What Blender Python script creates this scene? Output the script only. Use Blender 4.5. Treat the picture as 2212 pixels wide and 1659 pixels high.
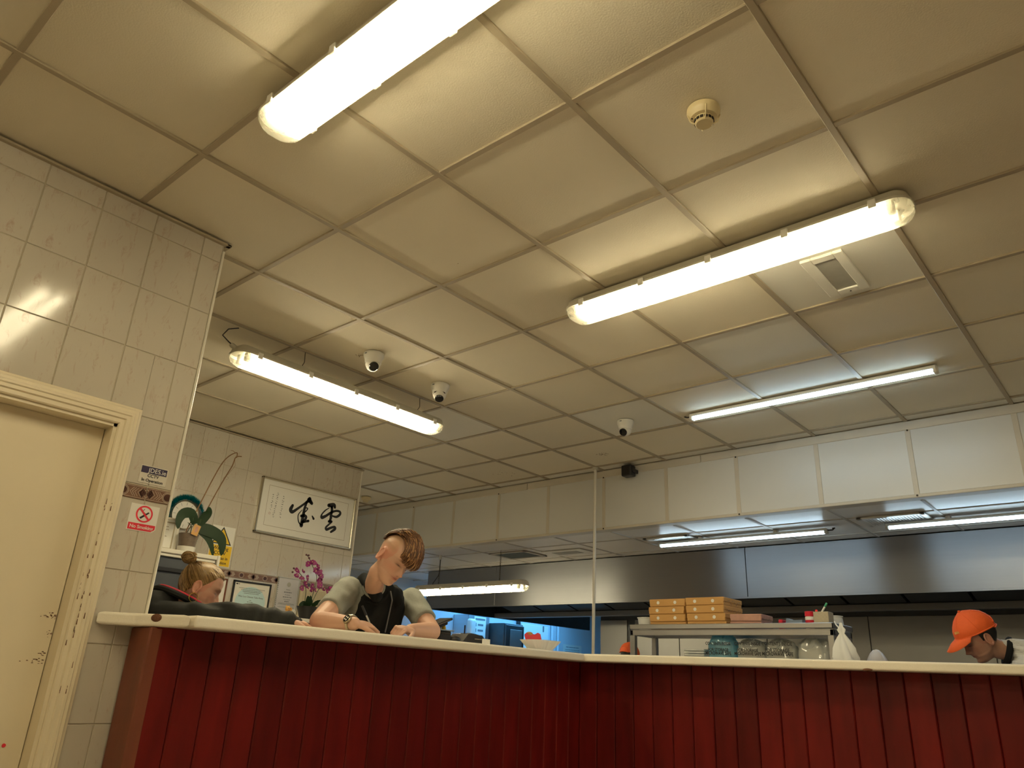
import bpy, bmesh, math, random
from mathutils import Vector, Matrix, noise

random.seed(11)
S = bpy.context.scene
COL = S.collection
for o in list(bpy.data.objects):
    bpy.data.objects.remove(o, do_unlink=True)

# ------------------------------------------------------------------ camera
cd = bpy.data.cameras.new('camera')
cam = bpy.data.objects.new('camera', cd)
COL.objects.link(cam)
S.camera = cam
RX = Vector((0.7583041, 0.6503419, 0.0450596))
RY = Vector((-0.2072095, 0.3059894, -0.9292119))
RZ = Vector((-0.6180931, 0.6952884, 0.3667900))
CP = Vector((2.3442188, -0.9028479, 1.0887137))
cam.matrix_world = Matrix(((RX.x, -RY.x, -RZ.x, CP.x), (RX.y, -RY.y, -RZ.y, CP.y), (RX.z, -RY.z, -RZ.z, CP.z), (0, 0, 0, 1)))
cd.sensor_fit = 'HORIZONTAL'
cd.sensor_width = 36.0
cd.lens = 1619.5962 / 2212.0 * 36.0
cd.clip_start = 0.05
cd.clip_end = 60

# ------------------------------------------------------------------ light and exposure
TUBE_WARM = 62.0                      # radiance of the warm fluorescent tubes
TUBE_COOL = 19.0                      # radiance of the cool LED battens
WARM = (1.0, 0.865, 0.61)
COOL = (0.64, 0.86, 1.0)
W = bpy.data.worlds.new('world')
S.world = W
W.use_nodes = True
W.node_tree.nodes['Background'].inputs['Color'].default_value = (0.55, 0.62, 0.75, 1)
W.node_tree.nodes['Background'].inputs['Strength'].default_value = 0.05
S.view_settings.view_transform = 'Standard'
S.view_settings.look = 'None'
S.view_settings.gamma = 1.0
S.view_settings.use_curve_mapping = False
S.view_settings.exposure = 0.0

# ------------------------------------------------------------------ materials
MATS = {}
def M(name, base, rough=0.5, metal=0.0, var=0.08, scale=8.0, bump=0.0, bscale=60.0, coat=0.0, spec=0.5, aniso=0.0,
      emit=None, estr=0.0, attr=None, alpha=None, rnd=0.0, stretch=None, trans=0.0, sheen=0.0):
    m = bpy.data.materials.new(name)
    m.use_nodes = True
    nt = m.node_tree
    b = nt.nodes['Principled BSDF']
    b.inputs['Roughness'].default_value = rough
    b.inputs['Metallic'].default_value = metal
    b.inputs['Specular IOR Level'].default_value = spec
    b.inputs['Coat Weight'].default_value = coat
    b.inputs['Anisotropic'].default_value = aniso
    b.inputs['Transmission Weight'].default_value = trans
    b.inputs['Sheen Weight'].default_value = sheen
    if aniso:
        tg = nt.nodes.new('ShaderNodeCombineXYZ')
        tg.inputs[2].default_value = 1.0
        nt.links.new(tg.outputs[0], b.inputs['Tangent'])
    tc = nt.nodes.new('ShaderNodeTexCoord')
    vec = tc.outputs['Object']
    if stretch:
        mp = nt.nodes.new('ShaderNodeMapping')
        mp.inputs['Scale'].default_value = stretch
        nt.links.new(vec, mp.inputs['Vector'])
        vec = mp.outputs['Vector']
    nz = nt.nodes.new('ShaderNodeTexNoise')
    nz.inputs['Scale'].default_value = scale
    nz.inputs['Detail'].default_value = 5
    nt.links.new(vec, nz.inputs['Vector'])
    mx = nt.nodes.new('ShaderNodeMix')
    mx.data_type = 'RGBA'
    lo = [max(0, c * (1 - var)) for c in base]
    hi = [min(1, c * (1 + var)) for c in base]
    mx.inputs[6].default_value = (*lo, 1)
    mx.inputs[7].default_value = (*hi, 1)
    nt.links.new(nz.outputs['Fac'], mx.inputs[0])
    out = mx.outputs[2]
    if attr:
        at = nt.nodes.new('ShaderNodeAttribute')
        at.attribute_name = attr
        mu = nt.nodes.new('ShaderNodeMix')
        mu.data_type = 'RGBA'
        mu.blend_type = 'MULTIPLY'
        mu.inputs[0].default_value = 1
        nt.links.new(at.outputs['Color'], mu.inputs[6])
        nt.links.new(out, mu.inputs[7])
        out = mu.outputs[2]
    if rnd:
        oi = nt.nodes.new('ShaderNodeObjectInfo')
        mr = nt.nodes.new('ShaderNodeMapRange')
        mr.inputs['To Min'].default_value = 1 - rnd
        mr.inputs['To Max'].default_value = 1 + rnd
        nt.links.new(oi.outputs['Random'], mr.inputs['Value'])
        hs = nt.nodes.new('ShaderNodeHueSaturation')
        nt.links.new(mr.outputs['Result'], hs.inputs['Value'])
        nt.links.new(out, hs.inputs['Color'])
        out = hs.outputs['Color']
    nt.links.new(out, b.inputs['Base Color'])
    if bump:
        n2 = nt.nodes.new('ShaderNodeTexNoise')
        n2.inputs['Scale'].default_value = bscale
        n2.inputs['Detail'].default_value = 3
        nt.links.new(vec, n2.inputs['Vector'])
        bp = nt.nodes.new('ShaderNodeBump')
        bp.inputs['Strength'].default_value = bump
        bp.inputs['Distance'].default_value = 0.01
        nt.links.new(n2.outputs['Fac'], bp.inputs['Height'])
        nt.links.new(bp.outputs['Normal'], b.inputs['Normal'])
    if emit:
        b.inputs['Emission Color'].default_value = (*emit, 1)
        b.inputs['Emission Strength'].default_value = estr
    if alpha is not None:
        b.inputs['Alpha'].default_value = alpha
    MATS[name] = m
    return m

def M_emit(name, col, s):
    m = bpy.data.materials.new(name)
    m.use_nodes = True
    nt = m.node_tree
    nt.nodes.remove(nt.nodes['Principled BSDF'])
    e = nt.nodes.new('ShaderNodeEmission')
    e.inputs['Color'].default_value = (*col, 1)
    e.inputs['Strength'].default_value = s
    nt.links.new(e.outputs[0], nt.nodes['Material Output'].inputs[0])
    MATS[name] = m
    return m

def M_clear(name, tint, clear=0.6, gloss=0.06, rough=0.15, glow=None):
    """thin clear or frosted plastic: transparent + translucent + a little gloss"""
    m = bpy.data.materials.new(name)
    m.use_nodes = True
    nt = m.node_tree
    nt.nodes.remove(nt.nodes['Principled BSDF'])
    tr = nt.nodes.new('ShaderNodeBsdfTransparent')
    tl = nt.nodes.new('ShaderNodeBsdfTranslucent')
    df = nt.nodes.new('ShaderNodeBsdfDiffuse')
    gl = nt.nodes.new('ShaderNodeBsdfGlossy')
    gl.inputs['Roughness'].default_value = rough
    nz = nt.nodes.new('ShaderNodeTexNoise')
    nz.inputs['Scale'].default_value = 14
    tc = nt.nodes.new('ShaderNodeTexCoord')
    nt.links.new(tc.outputs['Object'], nz.inputs['Vector'])
    mx = nt.nodes.new('ShaderNodeMix')
    mx.data_type = 'RGBA'
    mx.inputs[6].default_value = (*[c * 0.9 for c in tint], 1)
    mx.inputs[7].default_value = (*tint, 1)
    nt.links.new(nz.outputs['Fac'], mx.inputs[0])
    for n in (tl, df):
        nt.links.new(mx.outputs[2], n.inputs['Color'])
    tr.inputs['Color'].default_value = (*[0.5 + 0.5 * c for c in tint], 1)
    a = nt.nodes.new('ShaderNodeMixShader')
    a.inputs[0].default_value = 0.5
    nt.links.new(tl.outputs[0], a.inputs[1])
    nt.links.new(df.outputs[0], a.inputs[2])
    b = nt.nodes.new('ShaderNodeMixShader')
    b.inputs[0].default_value = clear
    nt.links.new(a.outputs[0], b.inputs[1])
    nt.links.new(tr.outputs[0], b.inputs[2])
    c = nt.nodes.new('ShaderNodeMixShader')
    c.inputs[0].default_value = gloss
    nt.links.new(b.outputs[0], c.inputs[1])
    nt.links.new(gl.outputs[0], c.inputs[2])
    nt.links.new(c.outputs[0], nt.nodes['Material Output'].inputs[0])
    MATS[name] = m
    return m

def M_tile(name, base, vein):
    """glazed wall tile: cream with thin slanting veins"""
    m = M(name, base, rough=0.11, var=0.05, scale=5, rnd=0.03, bump=0.02, bscale=9)
    nt = m.node_tree
    b = nt.nodes['Principled BSDF']
    src = b.inputs['Base Color'].links[0].from_socket
    tc = nt.nodes.new('ShaderNodeTexCoord')
    oi = nt.nodes.new('ShaderNodeObjectInfo')
    ad = nt.nodes.new('ShaderNodeVectorMath')
    ad.operation = 'ADD'
    sc = nt.nodes.new('ShaderNodeVectorMath')
    sc.operation = 'SCALE'
    sc.inputs['Scale'].default_value = 0.37
    nt.links.new(oi.outputs['Location'], sc.inputs[0])
    nt.links.new(tc.outputs['Object'], ad.inputs[0])
    nt.links.new(sc.outputs[0], ad.inputs[1])
    mp = nt.nodes.new('ShaderNodeMapping')
    mp.inputs['Rotation'].default_value = (0.35, 0, 0)
    mp.inputs['Scale'].default_value = (1, 2.2, 0.8)
    nt.links.new(ad.outputs[0], mp.inputs['Vector'])
    nz = nt.nodes.new('ShaderNodeTexNoise')
    nz.inputs['Scale'].default_value = 13
    nz.inputs['Detail'].default_value = 8
    nz.inputs['Roughness'].default_value = 0.72
    nz.inputs['Distortion'].default_value = 0.9
    nt.links.new(mp.outputs['Vector'], nz.inputs['Vector'])
    rp = nt.nodes.new('ShaderNodeValToRGB')
    rp.color_ramp.elements[0].position = 0.36
    rp.color_ramp.elements[0].color = (1, 1, 1, 1)
    rp.color_ramp.elements[1].position = 0.45
    rp.color_ramp.elements[1].color = (0, 0, 0, 1)
    nt.links.new(nz.outputs['Fac'], rp.inputs['Fac'])
    n2 = nt.nodes.new('ShaderNodeTexNoise')
    n2.inputs['Scale'].default_value = 6
    nt.links.new(ad.outputs[0], n2.inputs['Vector'])
    mu = nt.nodes.new('ShaderNodeMath')
    mu.operation = 'MULTIPLY'
    nt.links.new(rp.outputs['Color'], mu.inputs[0])
    nt.links.new(n2.outputs['Fac'], mu.inputs[1])
    mx = nt.nodes.new('ShaderNodeMix')
    mx.data_type = 'RGBA'
    nt.links.new(mu.outputs[0], mx.inputs[0])
    nt.links.new(src, mx.inputs[6])
    mx.inputs[7].default_value = (*vein, 1)
    nt.links.new(mx.outputs[2], b.inputs['Base Color'])
    return m

M('ceil_tile', (0.78, 0.71, 0.56), rough=0.75, var=0.05, scale=2.2, bump=0.12, bscale=180, rnd=0.07)
M('ceil_tile_white', (0.80, 0.78, 0.70), rough=0.7, var=0.04, scale=3, bump=0.10, bscale=180, rnd=0.03)
M('grid_bar', (0.40, 0.335, 0.235), rough=0.45, var=0.10, scale=6)
M('plaster', (0.74, 0.68, 0.57), rough=0.8, var=0.05, scale=3)
M('kitchen_tile', (0.84, 0.80, 0.73), rough=0.35, var=0.05, scale=3, rnd=0.04)
M('kitchen_bar', (0.60, 0.56, 0.50), rough=0.5, var=0.06)
M('bulk_panel', (0.71, 0.705, 0.67), rough=0.32, var=0.05, scale=2.5, rnd=0.03)
M('bulk_strip', (0.64, 0.585, 0.485), rough=0.4, var=0.10, scale=5)
M('grout', (0.50, 0.44, 0.33), rough=0.85, var=0.12, scale=30)
M_tile('tile', (0.56, 0.51, 0.43), (0.42, 0.28, 0.21))
M('border_tile', (0.20, 0.11, 0.075), rough=0.22, var=0.35, scale=60)
M('border_light', (0.55, 0.45, 0.36), rough=0.25, var=0.25, scale=70)
M('border_dark', (0.075, 0.032, 0.025), rough=0.2, var=0.25, scale=60)
M('cream_paint', (0.82, 0.72, 0.53), rough=0.35, var=0.05, scale=4, bump=0.015, bscale=30)
M('trim_white', (0.80, 0.76, 0.66), rough=0.3, var=0.05, scale=8)
M('worktop', (0.92, 0.86, 0.73), rough=0.32, var=0.08, scale=260)
M('chip_brown', (0.16, 0.07, 0.035), rough=0.9, var=0.3, scale=60, bump=0.4, bscale=120)
M('red_wood', (0.115, 0.0065, 0.005), rough=0.4, spec=0.25, var=0.55, scale=3.2, stretch=(5, 5, 0.9), bump=0.05, bscale=14, rnd=0.22)
M('brown_wood', (0.17, 0.045, 0.02), rough=0.5, var=0.25, scale=3.5, stretch=(6, 6, 0.9), bump=0.04)
M('steel', (0.58, 0.585, 0.60), rough=0.34, metal=1.0, var=0.05, scale=2, stretch=(1, 1, 26))
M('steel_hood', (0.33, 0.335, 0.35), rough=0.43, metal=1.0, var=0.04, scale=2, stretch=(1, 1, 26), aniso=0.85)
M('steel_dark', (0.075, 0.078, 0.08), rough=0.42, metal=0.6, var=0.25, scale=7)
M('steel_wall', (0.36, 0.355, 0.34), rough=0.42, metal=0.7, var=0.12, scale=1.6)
M('blue_wall', (0.62, 0.66, 0.70), rough=0.5, var=0.04, scale=2)
M('floor', (0.52, 0.46, 0.39), rough=0.45, var=0.2, scale=5)  # floor tone raised so that it bounces more light upward
M('plastic_white', (0.78, 0.76, 0.70), rough=0.32, var=0.03)
M('plastic_cream', (0.76, 0.64, 0.38), rough=0.35, var=0.08, scale=14)
M('plastic_grey', (0.55, 0.52, 0.43), rough=0.4, var=0.06)
M('reflector', (0.85, 0.83, 0.74), rough=0.4, var=0.02)
M('black_plastic', (0.018, 0.018, 0.02), rough=0.35, var=0.2)
M('black_gloss', (0.008, 0.008, 0.009), rough=0.08, var=0.2)
M('dark_slot', (0.02, 0.014, 0.01), rough=0.8, var=0.2)
M('screw', (0.06, 0.05, 0.04), rough=0.5, metal=0.6)
M('vent_grey', (0.42, 0.41, 0.36), rough=0.6, var=0.10, scale=30)
M('vent_dark', (0.07, 0.085, 0.075), rough=0.7, var=0.25, scale=30)
M('chain', (0.10, 0.085, 0.06), rough=0.4, metal=0.8)
M('cable', (0.03, 0.025, 0.02), rough=0.5)
M_emit('tube_warm', WARM, TUBE_WARM)
M_emit('tube_warm_new', WARM, TUBE_WARM * 1.6)
M_emit('tube_cool', COOL, TUBE_COOL)
M_clear('lens', (0.98, 0.97, 0.80), clear=0.72, gloss=0.05, rough=0.12)

# ------------------------------------------------------------------ mesh helpers
ORG = {}
class MB:
    def __init__(s):
        s.v = []
        s.f = []
        s.smooth = False
    def add(s, verts, faces):
        n = len(s.v)
        s.v += [tuple(v) for v in verts]
        s.f += [tuple(i + n for i in f) for f in faces]
        return s
    def box(s, x0, x1, y0, y1, z0, z1):
        v = [(x, y, z) for z in (z0, z1) for y in (y0, y1) for x in (x0, x1)]
        return s.add(v, [(0, 2, 3, 1), (4, 5, 7, 6), (0, 1, 5, 4), (2, 6, 7, 3), (0, 4, 6, 2), (1, 3, 7, 5)])
    def bbox(s, x0, x1, y0, y1, z0, z1, c=0.003, seg=1):
        bm = bmesh.new()
        bmesh.ops.create_cube(bm, size=1)
        for v in bm.verts:
            v.co = Vector((x0 + (v.co.x + .5) * (x1 - x0), y0 + (v.co.y + .5) * (y1 - y0), z0 + (v.co.z + .5) * (z1 - z0)))
        c = min(c, 0.45 * min(abs(x1 - x0), abs(y1 - y0), abs(z1 - z0)))
        bmesh.ops.bevel(bm, geom=list(bm.edges), offset=c, segments=seg, affect='EDGES', profile=0.5)
        bm.verts.index_update()
        s.add([v.co[:] for v in bm.verts], [[v.index for v in f.verts] for f in bm.faces])
        bm.free()
        return s
    def rings(s, rings, cap0=True, cap1=True, closed=True):
        n = len(rings[0])
        v = [p for r in rings for p in r]
        f = []
        for i in range(len(rings) - 1):
            for k in range(n if closed else n - 1):
                a, b = i * n + k, i * n + (k + 1) % n
                f.append((a, b, b + n, a + n))
        if cap0:
            f.append(tuple(range(n))[::-1])
        if cap1:
            f.append(tuple(range((len(rings) - 1) * n, len(rings) * n)))
        return s.add(v, f)
    def tube(s, pts, rad, n=10, cap=True, flat=1.0, up=None):
        pts = [Vector(p) for p in pts]
        m = len(pts)
        if not hasattr(rad, '__len__'):
            rad = [rad] * m
        prev = None
        rings = []
        for i, p in enumerate(pts):
            t = (pts[min(i + 1, m - 1)] - pts[max(i - 1, 0)])
            t = t.normalized() if t.length > 1e-9 else Vector((0, 0, 1))
            if prev is None:
                ref = Vector(up) if up else (Vector((0, 0, 1)) if abs(t.z) < 0.9 else Vector((1, 0, 0)))
                a = (ref - t * ref.dot(t)).normalized()
            else:
                a = prev - t * prev.dot(t)
                a = a.normalized() if a.length > 1e-6 else prev
            prev = a
            b = t.cross(a)
            rings.append([p + (a * math.cos(2 * math.pi * k / n) * flat + b * math.sin(2 * math.pi * k / n)) * rad[i] for k in range(n)])
        return s.rings(rings, cap, cap)
    def lathe(s, prof, n=24, c=(0, 0, 0), axis=(0, 0, 1), cap0=True, cap1=True):
        ax = Vector(axis).normalized()
        a = (Vector((1, 0, 0)) if abs(ax.x) < 0.9 else Vector((0, 1, 0)))
        a = (a - ax * a.dot(ax)).normalized()
        b = ax.cross(a)
        c = Vector(c)
        return s.rings([[c + ax * h + (a * math.cos(2 * math.pi * k / n) + b * math.sin(2 * math.pi * k / n)) * max(r, 1e-5) for k in range(n)] for r, h in prof], cap0, cap1)
    def ell(s, c, r, n=16, m=10, rot=None):
        c = Vector(c)
        rings = []
        for i in range(m + 1):
            t = math.pi * i / m
            ring = []
            for k in range(n):
                p = Vector((r[0] * max(math.sin(t), 1e-4) * math.cos(2 * math.pi * k / n), r[1] * max(math.sin(t), 1e-4) * math.sin(2 * math.pi * k / n), -r[2] * math.cos(t)))
                if rot is not None:
                    p = rot @ p
                ring.append(c + p)
            rings.append(ring)
        return s.rings(rings, True, True)
    def prism(s, poly, axis, a, b):
        """2D polygon extruded along an axis: 'x' poly=(y,z), 'y' poly=(x,z), 'z' poly=(x,y)"""
        def P(p, d):
            return {'x': (d, p[0], p[1]), 'y': (p[0], d, p[1]), 'z': (p[0], p[1], d)}[axis]
        return s.rings([[P(p, a) for p in poly], [P(p, b) for p in poly]])
    def xf(s, mat):
        s.v = [tuple(mat @ Vector(v)) for v in s.v]
        return s
    def merge(s, o):
        return s.add(o.v, o.f)

def mesh_from(name, mb, mat, smooth=False, fix=True):
    me = bpy.data.meshes.new(name)
    me.from_pydata(mb.v, [], mb.f)
    if fix:
        bm = bmesh.new()
        bm.from_mesh(me)
        bmesh.ops.recalc_face_normals(bm, faces=list(bm.faces))
        bm.to_mesh(me)
        bm.free()
    if smooth:
        me.polygons.foreach_set('use_smooth', [True] * len(me.polygons))
        try:
            me.set_sharp_from_angle(angle=math.radians(smooth if smooth > 1 else 40))
        except Exception:
            pass
    if mat is not None:
        me.materials.append(MATS[mat] if isinstance(mat, str) else mat)
    me.update()
    return me

def link(o, parent=None):
    COL.objects.link(o)
    if parent is not None:
        o.parent = parent
    return o

def part(name, mb, mat, parent, smooth=False, local=False):
    """a mesh child; coordinates are in the world unless local, the parent's origin is taken off"""
    if not local:
        org = ORG[parent.name]
        mb.v = [tuple(Vector(v) - org) for v in mb.v]
    o = bpy.data.objects.new(name, mesh_from(name, mb, mat, smooth))
    link(o, parent)
    ORG[o.name] = ORG.get(parent.name, Vector((0, 0, 0)))
    return o

def single(name, mb, mat, label, cat, loc=None, group=None, smooth=False, kind=None):
    """a thing that is one mesh"""
    if loc is None:
        loc = (sum(v[0] for v in mb.v) / len(mb.v), sum(v[1] for v in mb.v) / len(mb.v), min(v[2] for v in mb.v))
    loc = Vector(loc)
    mb.v = [tuple(Vector(v) - loc) for v in mb.v]
    o = bpy.data.objects.new(name, mesh_from(name, mb, mat, smooth))
    o.location = loc
    link(o)
    ORG[o.name] = loc
    o['label'] = label
    o['category'] = cat
    if group:
        o['group'] = group
    if kind:
        o['kind'] = kind
    return o

def thing(name, label, cat, loc=(0, 0, 0), group=None, rot=None):
    o = bpy.data.objects.new(name, None)
    o.empty_display_size = 0.05
    o.location = loc
    if rot:
        o.rotation_euler = rot
    link(o)
    ORG[o.name] = Vector(loc)
    o['label'] = label
    o['category'] = cat
    if group:
        o['group'] = group
    return o

def struct(name, mb, mat, label, smooth=False):
    o = bpy.data.objects.new(name, mesh_from(name, mb, mat, smooth))
    link(o)
    ORG[o.name] = Vector((0, 0, 0))
    o['kind'] = 'structure'
    o['label'] = label
    return o

def inst(name, me, loc, parent, rot=None):
    o = bpy.data.objects.new(name, me)
    o.location = Vector(loc) - ORG[parent.name]
    if rot:
        o.rotation_euler = rot
    link(o, parent)
    ORG[o.name] = Vector(loc)
    return o

def copy_tree(o, parent=None):
    c = o.copy()
    link(c, parent)
    for k in list(o.children):
        copy_tree(k, c)
    return c

def text_mb(txt, size, align='CENTER', ext=0.0004, bold=0.0, sx=1.0):
    """lettering as thin geometry in the local XY plane"""
    cu = bpy.data.curves.new('lettering', 'FONT')
    cu.body = txt
    cu.size = size
    cu.align_x = align
    cu.align_y = 'CENTER'
    cu.extrude = ext
    cu.offset = bold
    cu.resolution_u = 3
    o = bpy.data.objects.new('lettering', cu)
    COL.objects.link(o)
    dg = bpy.context.evaluated_depsgraph_get()
    me = bpy.data.meshes.new_from_object(o.evaluated_get(dg))
    mb = MB().add([(v.co.x * sx, v.co.y, v.co.z) for v in me.vertices], [tuple(p.vertices) for p in me.polygons])
    bpy.data.objects.remove(o)
    bpy.data.curves.remove(cu)
    bpy.data.meshes.remove(me)
    return mb

def basis(o, u, v, n):
    """matrix placing local x,y,z along u,v,n at o"""
    u, v, n = Vector(u), Vector(v), Vector(n)
    return Matrix(((u.x, v.x, n.x, o[0]), (u.y, v.y, n.y, o[1]), (u.z, v.z, n.z, o[2]), (0, 0, 0, 1)))

def on_xwall(x, y, z):
    """text frame on a wall that faces +X: reading direction is +Y"""
    return basis((x, y, z), (0, 1, 0), (0, 0, 1), (1, 0, 0))
def on_ywall(x, y, z):
    """text frame on a face that looks to -Y: reading direction is +X"""
    return basis((x, y, z), (1, 0, 0), (0, 0, 1), (0, -1, 0))

def stroke(pts, n=6):
    """flat brush stroke polygon set: pts (u, v, width) smoothed, discs joined by quads in 2D"""
    P = []
    m = len(pts)
    for i in range(m - 1):
        p0, p1, p2, p3 = pts[max(i - 1, 0)], pts[i], pts[i + 1], pts[min(i + 2, m - 1)]
        for k in range(n):
            t = k / n
            P.append(tuple(0.5 * (2 * p1[j] + (p2[j] - p0[j]) * t + (2 * p0[j] - 5 * p1[j] + 4 * p2[j] - p3[j]) * t * t + (3 * p1[j] - p0[j] - 3 * p2[j] + p3[j]) * t ** 3) for j in range(3)))
    P.append(tuple(pts[-1]))
    mb = MB()
    L, Rr = [], []
    for i, p in enumerate(P):
        q0, q1 = P[max(i - 1, 0)], P[min(i + 1, len(P) - 1)]
        d = Vector((q1[0] - q0[0], q1[1] - q0[1]))
        d = d.normalized() if d.length > 1e-9 else Vector((1, 0))
        w = abs(p[2]) / 2
        L.append((p[0] - d.y * w, p[1] + d.x * w, 0))
        Rr.append((p[0] + d.y * w, p[1] - d.x * w, 0))
    k = len(P)
    mb.add(L + Rr, [(i, i + 1, k + i + 1, k + i) for i in range(k - 1)])
    for p in (P[0], P[-1]):
        w = abs(p[2]) / 2
        mb.add([(p[0] + w * math.cos(a * math.pi / 5), p[1] + w * math.sin(a * math.pi / 5), 0) for a in range(10)], [tuple(range(10))])
    return mb
# ================================================================== the room
ZC = 2.80          # shop ceiling
ZK = 2.29          # lower kitchen ceiling
# floor and outer shell
struct('floor', MB().box(-5.75, 4.75, -3.55, 11.65, -0.10, 0.0), 'floor', 'pale vinyl floor behind and in front of the counter')
ceil = struct('ceiling', MB().box(-5.75, 4.75, -3.55, 4.40, ZC + 0.022, ZC + 0.10), 'plaster', 'suspended shop ceiling of square beige tiles')
T = 0.6
def tile_me(w, h, t, mat, c=0.002):
    return mesh_from('ceiling_tile', MB().bbox(-w / 2, w / 2, -h / 2, h / 2, 0, t, c), mat)
me_full = tile_me(T - 0.012, T - 0.012, 0.014, 'ceil_tile')
me_white = tile_me(T - 0.012, T - 0.012, 0.014, 'ceil_tile_white')
me_cut = tile_me(T - 0.012, 0.118, 0.014, 'ceil_tile_white')
WHITE = {(5, -1), (4, -3), (5, 1), (4, 1), (3, 2), (6, -6)}
rnd = random.Random(3)
for i in range(-3, 8):
    for j in range(-9, 7):
        dz = rnd.uniform(0, 0.0025)
        if i == 7:
            inst('ceiling_tile', me_cut, (j * T + T / 2, 4.2 + 0.067, ZC + 0.003 + dz), ceil)
        else:
            me = me_white if (i, j) in WHITE else me_full
            inst('ceiling_tile', me, (j * T + T / 2, i * T + T / 2, ZC + 0.003 + dz), ceil, (rnd.uniform(-.002, .002), rnd.uniform(-.002, .002), 0))
bx = mesh_from('grid_bar', MB().bbox(-5.4, 4.2, -0.012, 0.012, 0, 0.012, 0.002), 'grid_bar')
by = mesh_from('grid_bar', MB().bbox(-0.012, 0.012, -1.8, 4.33, 0, 0.012, 0.002), 'grid_bar')
for i in range(-3, 8):
    inst('grid_bar', bx, (0, i * T, ZC - 0.0035), ceil)
for j in range(-9, 8):
    inst('grid_bar', by, (j * T, 0, ZC - 0.005), ceil)

M('stain', (0.22, 0.14, 0.06), rough=0.8, var=0.4, scale=80)
rs = random.Random(14)
for sx, sy, n, sp in ((-.93, 3.91, 30, .030), (-2.03, 3.94, 14, .05), (-.985, 1.495, 12, .012), (.206, 1.10, 1, .001)):
    mb = MB()
    for k in range(n):
        x, y = sx + rs.gauss(0, sp), sy + rs.gauss(0, sp * .8)
        a, b, t_ = rs.uniform(.003, .012), rs.uniform(.0008, .003), rs.uniform(0, 3.1)
        u, w = (math.cos(t_) * a, math.sin(t_) * a), (-math.sin(t_) * b, math.cos(t_) * b)
        mb.add([(x - u[0] - w[0], y - u[1] - w[1], ZC + .0022), (x + u[0] - w[0], y + u[1] - w[1], ZC + .0022), (x + u[0] * .7 + w[0], y + u[1] * .7 + w[1], ZC + .0022), (x - u[0] * .8 + w[0], y - u[1] * .8 + w[1], ZC + .0022)], [(0, 1, 2, 3)])
    part('stain_mark', mb, 'stain', ceil)

# bulkhead between shop and kitchen
BY = 4.33
bulk = struct('wall_bulkhead', MB().box(-5.6, 4.6, BY + 0.006, BY + 0.10, ZK, ZC + 0.02), 'bulk_strip', 'white panelled bulkhead above the kitchen opening')
me_p = mesh_from('panel', MB().bbox(-0.286, 0.286, -0.006, 0.006, 0, 0.436, 0.002), 'bulk_panel')
for k in range(-9, 7):
    inst('panel', me_p, (k * T + 0.3, BY + 0.004, ZK + 0.018), bulk)
me_s = mesh_from('stud_strip', MB().bbox(-0.016, 0.016, -0.007, 0.007, 0, 0.44, 0.002), 'bulk_strip')
me_sc = mesh_from('screw', MB().lathe([(0.0035, 0), (0.0065, 0.001), (0.0065, 0.003), (0.003, 0.004)], 10, axis=(0, -1, 0)), 'screw', True)
for k in range(-9, 8):
    inst('stud_strip', me_s, (k * T, BY + 0.001, ZK + 0.016), bulk)
    if k % 2 == 0:
        inst('screw', me_sc, (k * T + 0.002, BY - 0.011, ZC - 0.066), bulk)
        inst('screw', me_sc, (k * T + 0.002, BY - 0.011, ZK + 0.008), bulk)
part('edge_strip', MB().bbox(-5.59, -2.05, BY - 0.012, BY + 0.01, ZC - 0.066, ZC - 0.006, 0.003), 'bulk_strip', bulk)
part('edge_strip', MB().bbox(-2.045, -0.29, BY - 0.010, BY + 0.01, ZC - 0.064, ZC - 0.004, 0.003), 'bulk_strip', bulk)
part('edge_strip', MB().bbox(-0.285, 4.59, BY - 0.010, BY + 0.01, ZC - 0.062, ZC - 0.003, 0.003), 'bulk_strip', bulk)
part('edge_strip', MB().bbox(-5.59, 4.59, BY - 0.010, BY + 0.01, ZK - 0.004, ZK + 0.018, 0.003), 'bulk_strip', bulk)

# kitchen ceiling
kc = struct('ceiling_kitchen', MB().box(-5.75, 4.75, BY + 0.10, 11.65, ZK + 0.018, ZK + 0.10), 'plaster', 'lower kitchen ceiling of smooth square panels')
kx = [(k * T, (k + 1) * T) for k in range(-9, 7)]
ky = [(BY + 0.10, 4.79), (4.79, 5.39), (5.39, 5.58)]
cache = {}
def ktile(x0, x1, y0, y1):
    key = (round(x1 - x0, 3), round(y1 - y0, 3))
    if key not in cache:
        w, h = key[0] / 2 - .004, key[1] / 2 - .004
        cache[key] = mesh_from('ceiling_panel', MB().bbox(-w, w, -h, h, 0, 0.012, 0.002), 'kitchen_tile')
    inst('ceiling_panel', cache[key], ((x0 + x1) / 2, (y0 + y1) / 2, ZK + 0.003), kc)
for a, b in kx:
    for c, d in ky:
        ktile(a, b, c, d)
for k in range(-9, -7):
    for q in range(0, 6):
        ktile(k * T, k * T + T, 5.59 + q * T, 5.59 + q * T + T)
for y in (4.79, 5.39):
    part('grid_bar', MB().bbox(-5.59, 4.59, y - .010, y + .010, ZK - .002, ZK + .010, .002), 'kitchen_bar', kc)
for k in range(-9, 8):
    part('grid_bar', MB().bbox(k * T - .010, k * T + .010, BY + 0.1, 5.575 if k > -8 else 9.2, ZK - .003, ZK + .009, .002), 'kitchen_bar', kc)
for q in range(0, 6):
    part('grid_bar', MB().bbox(-5.59, -4.66, 5.59 + q * T - .01, 5.59 + q * T + .01, ZK - .002, ZK + .010, .002), 'kitchen_bar', kc)

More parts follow.
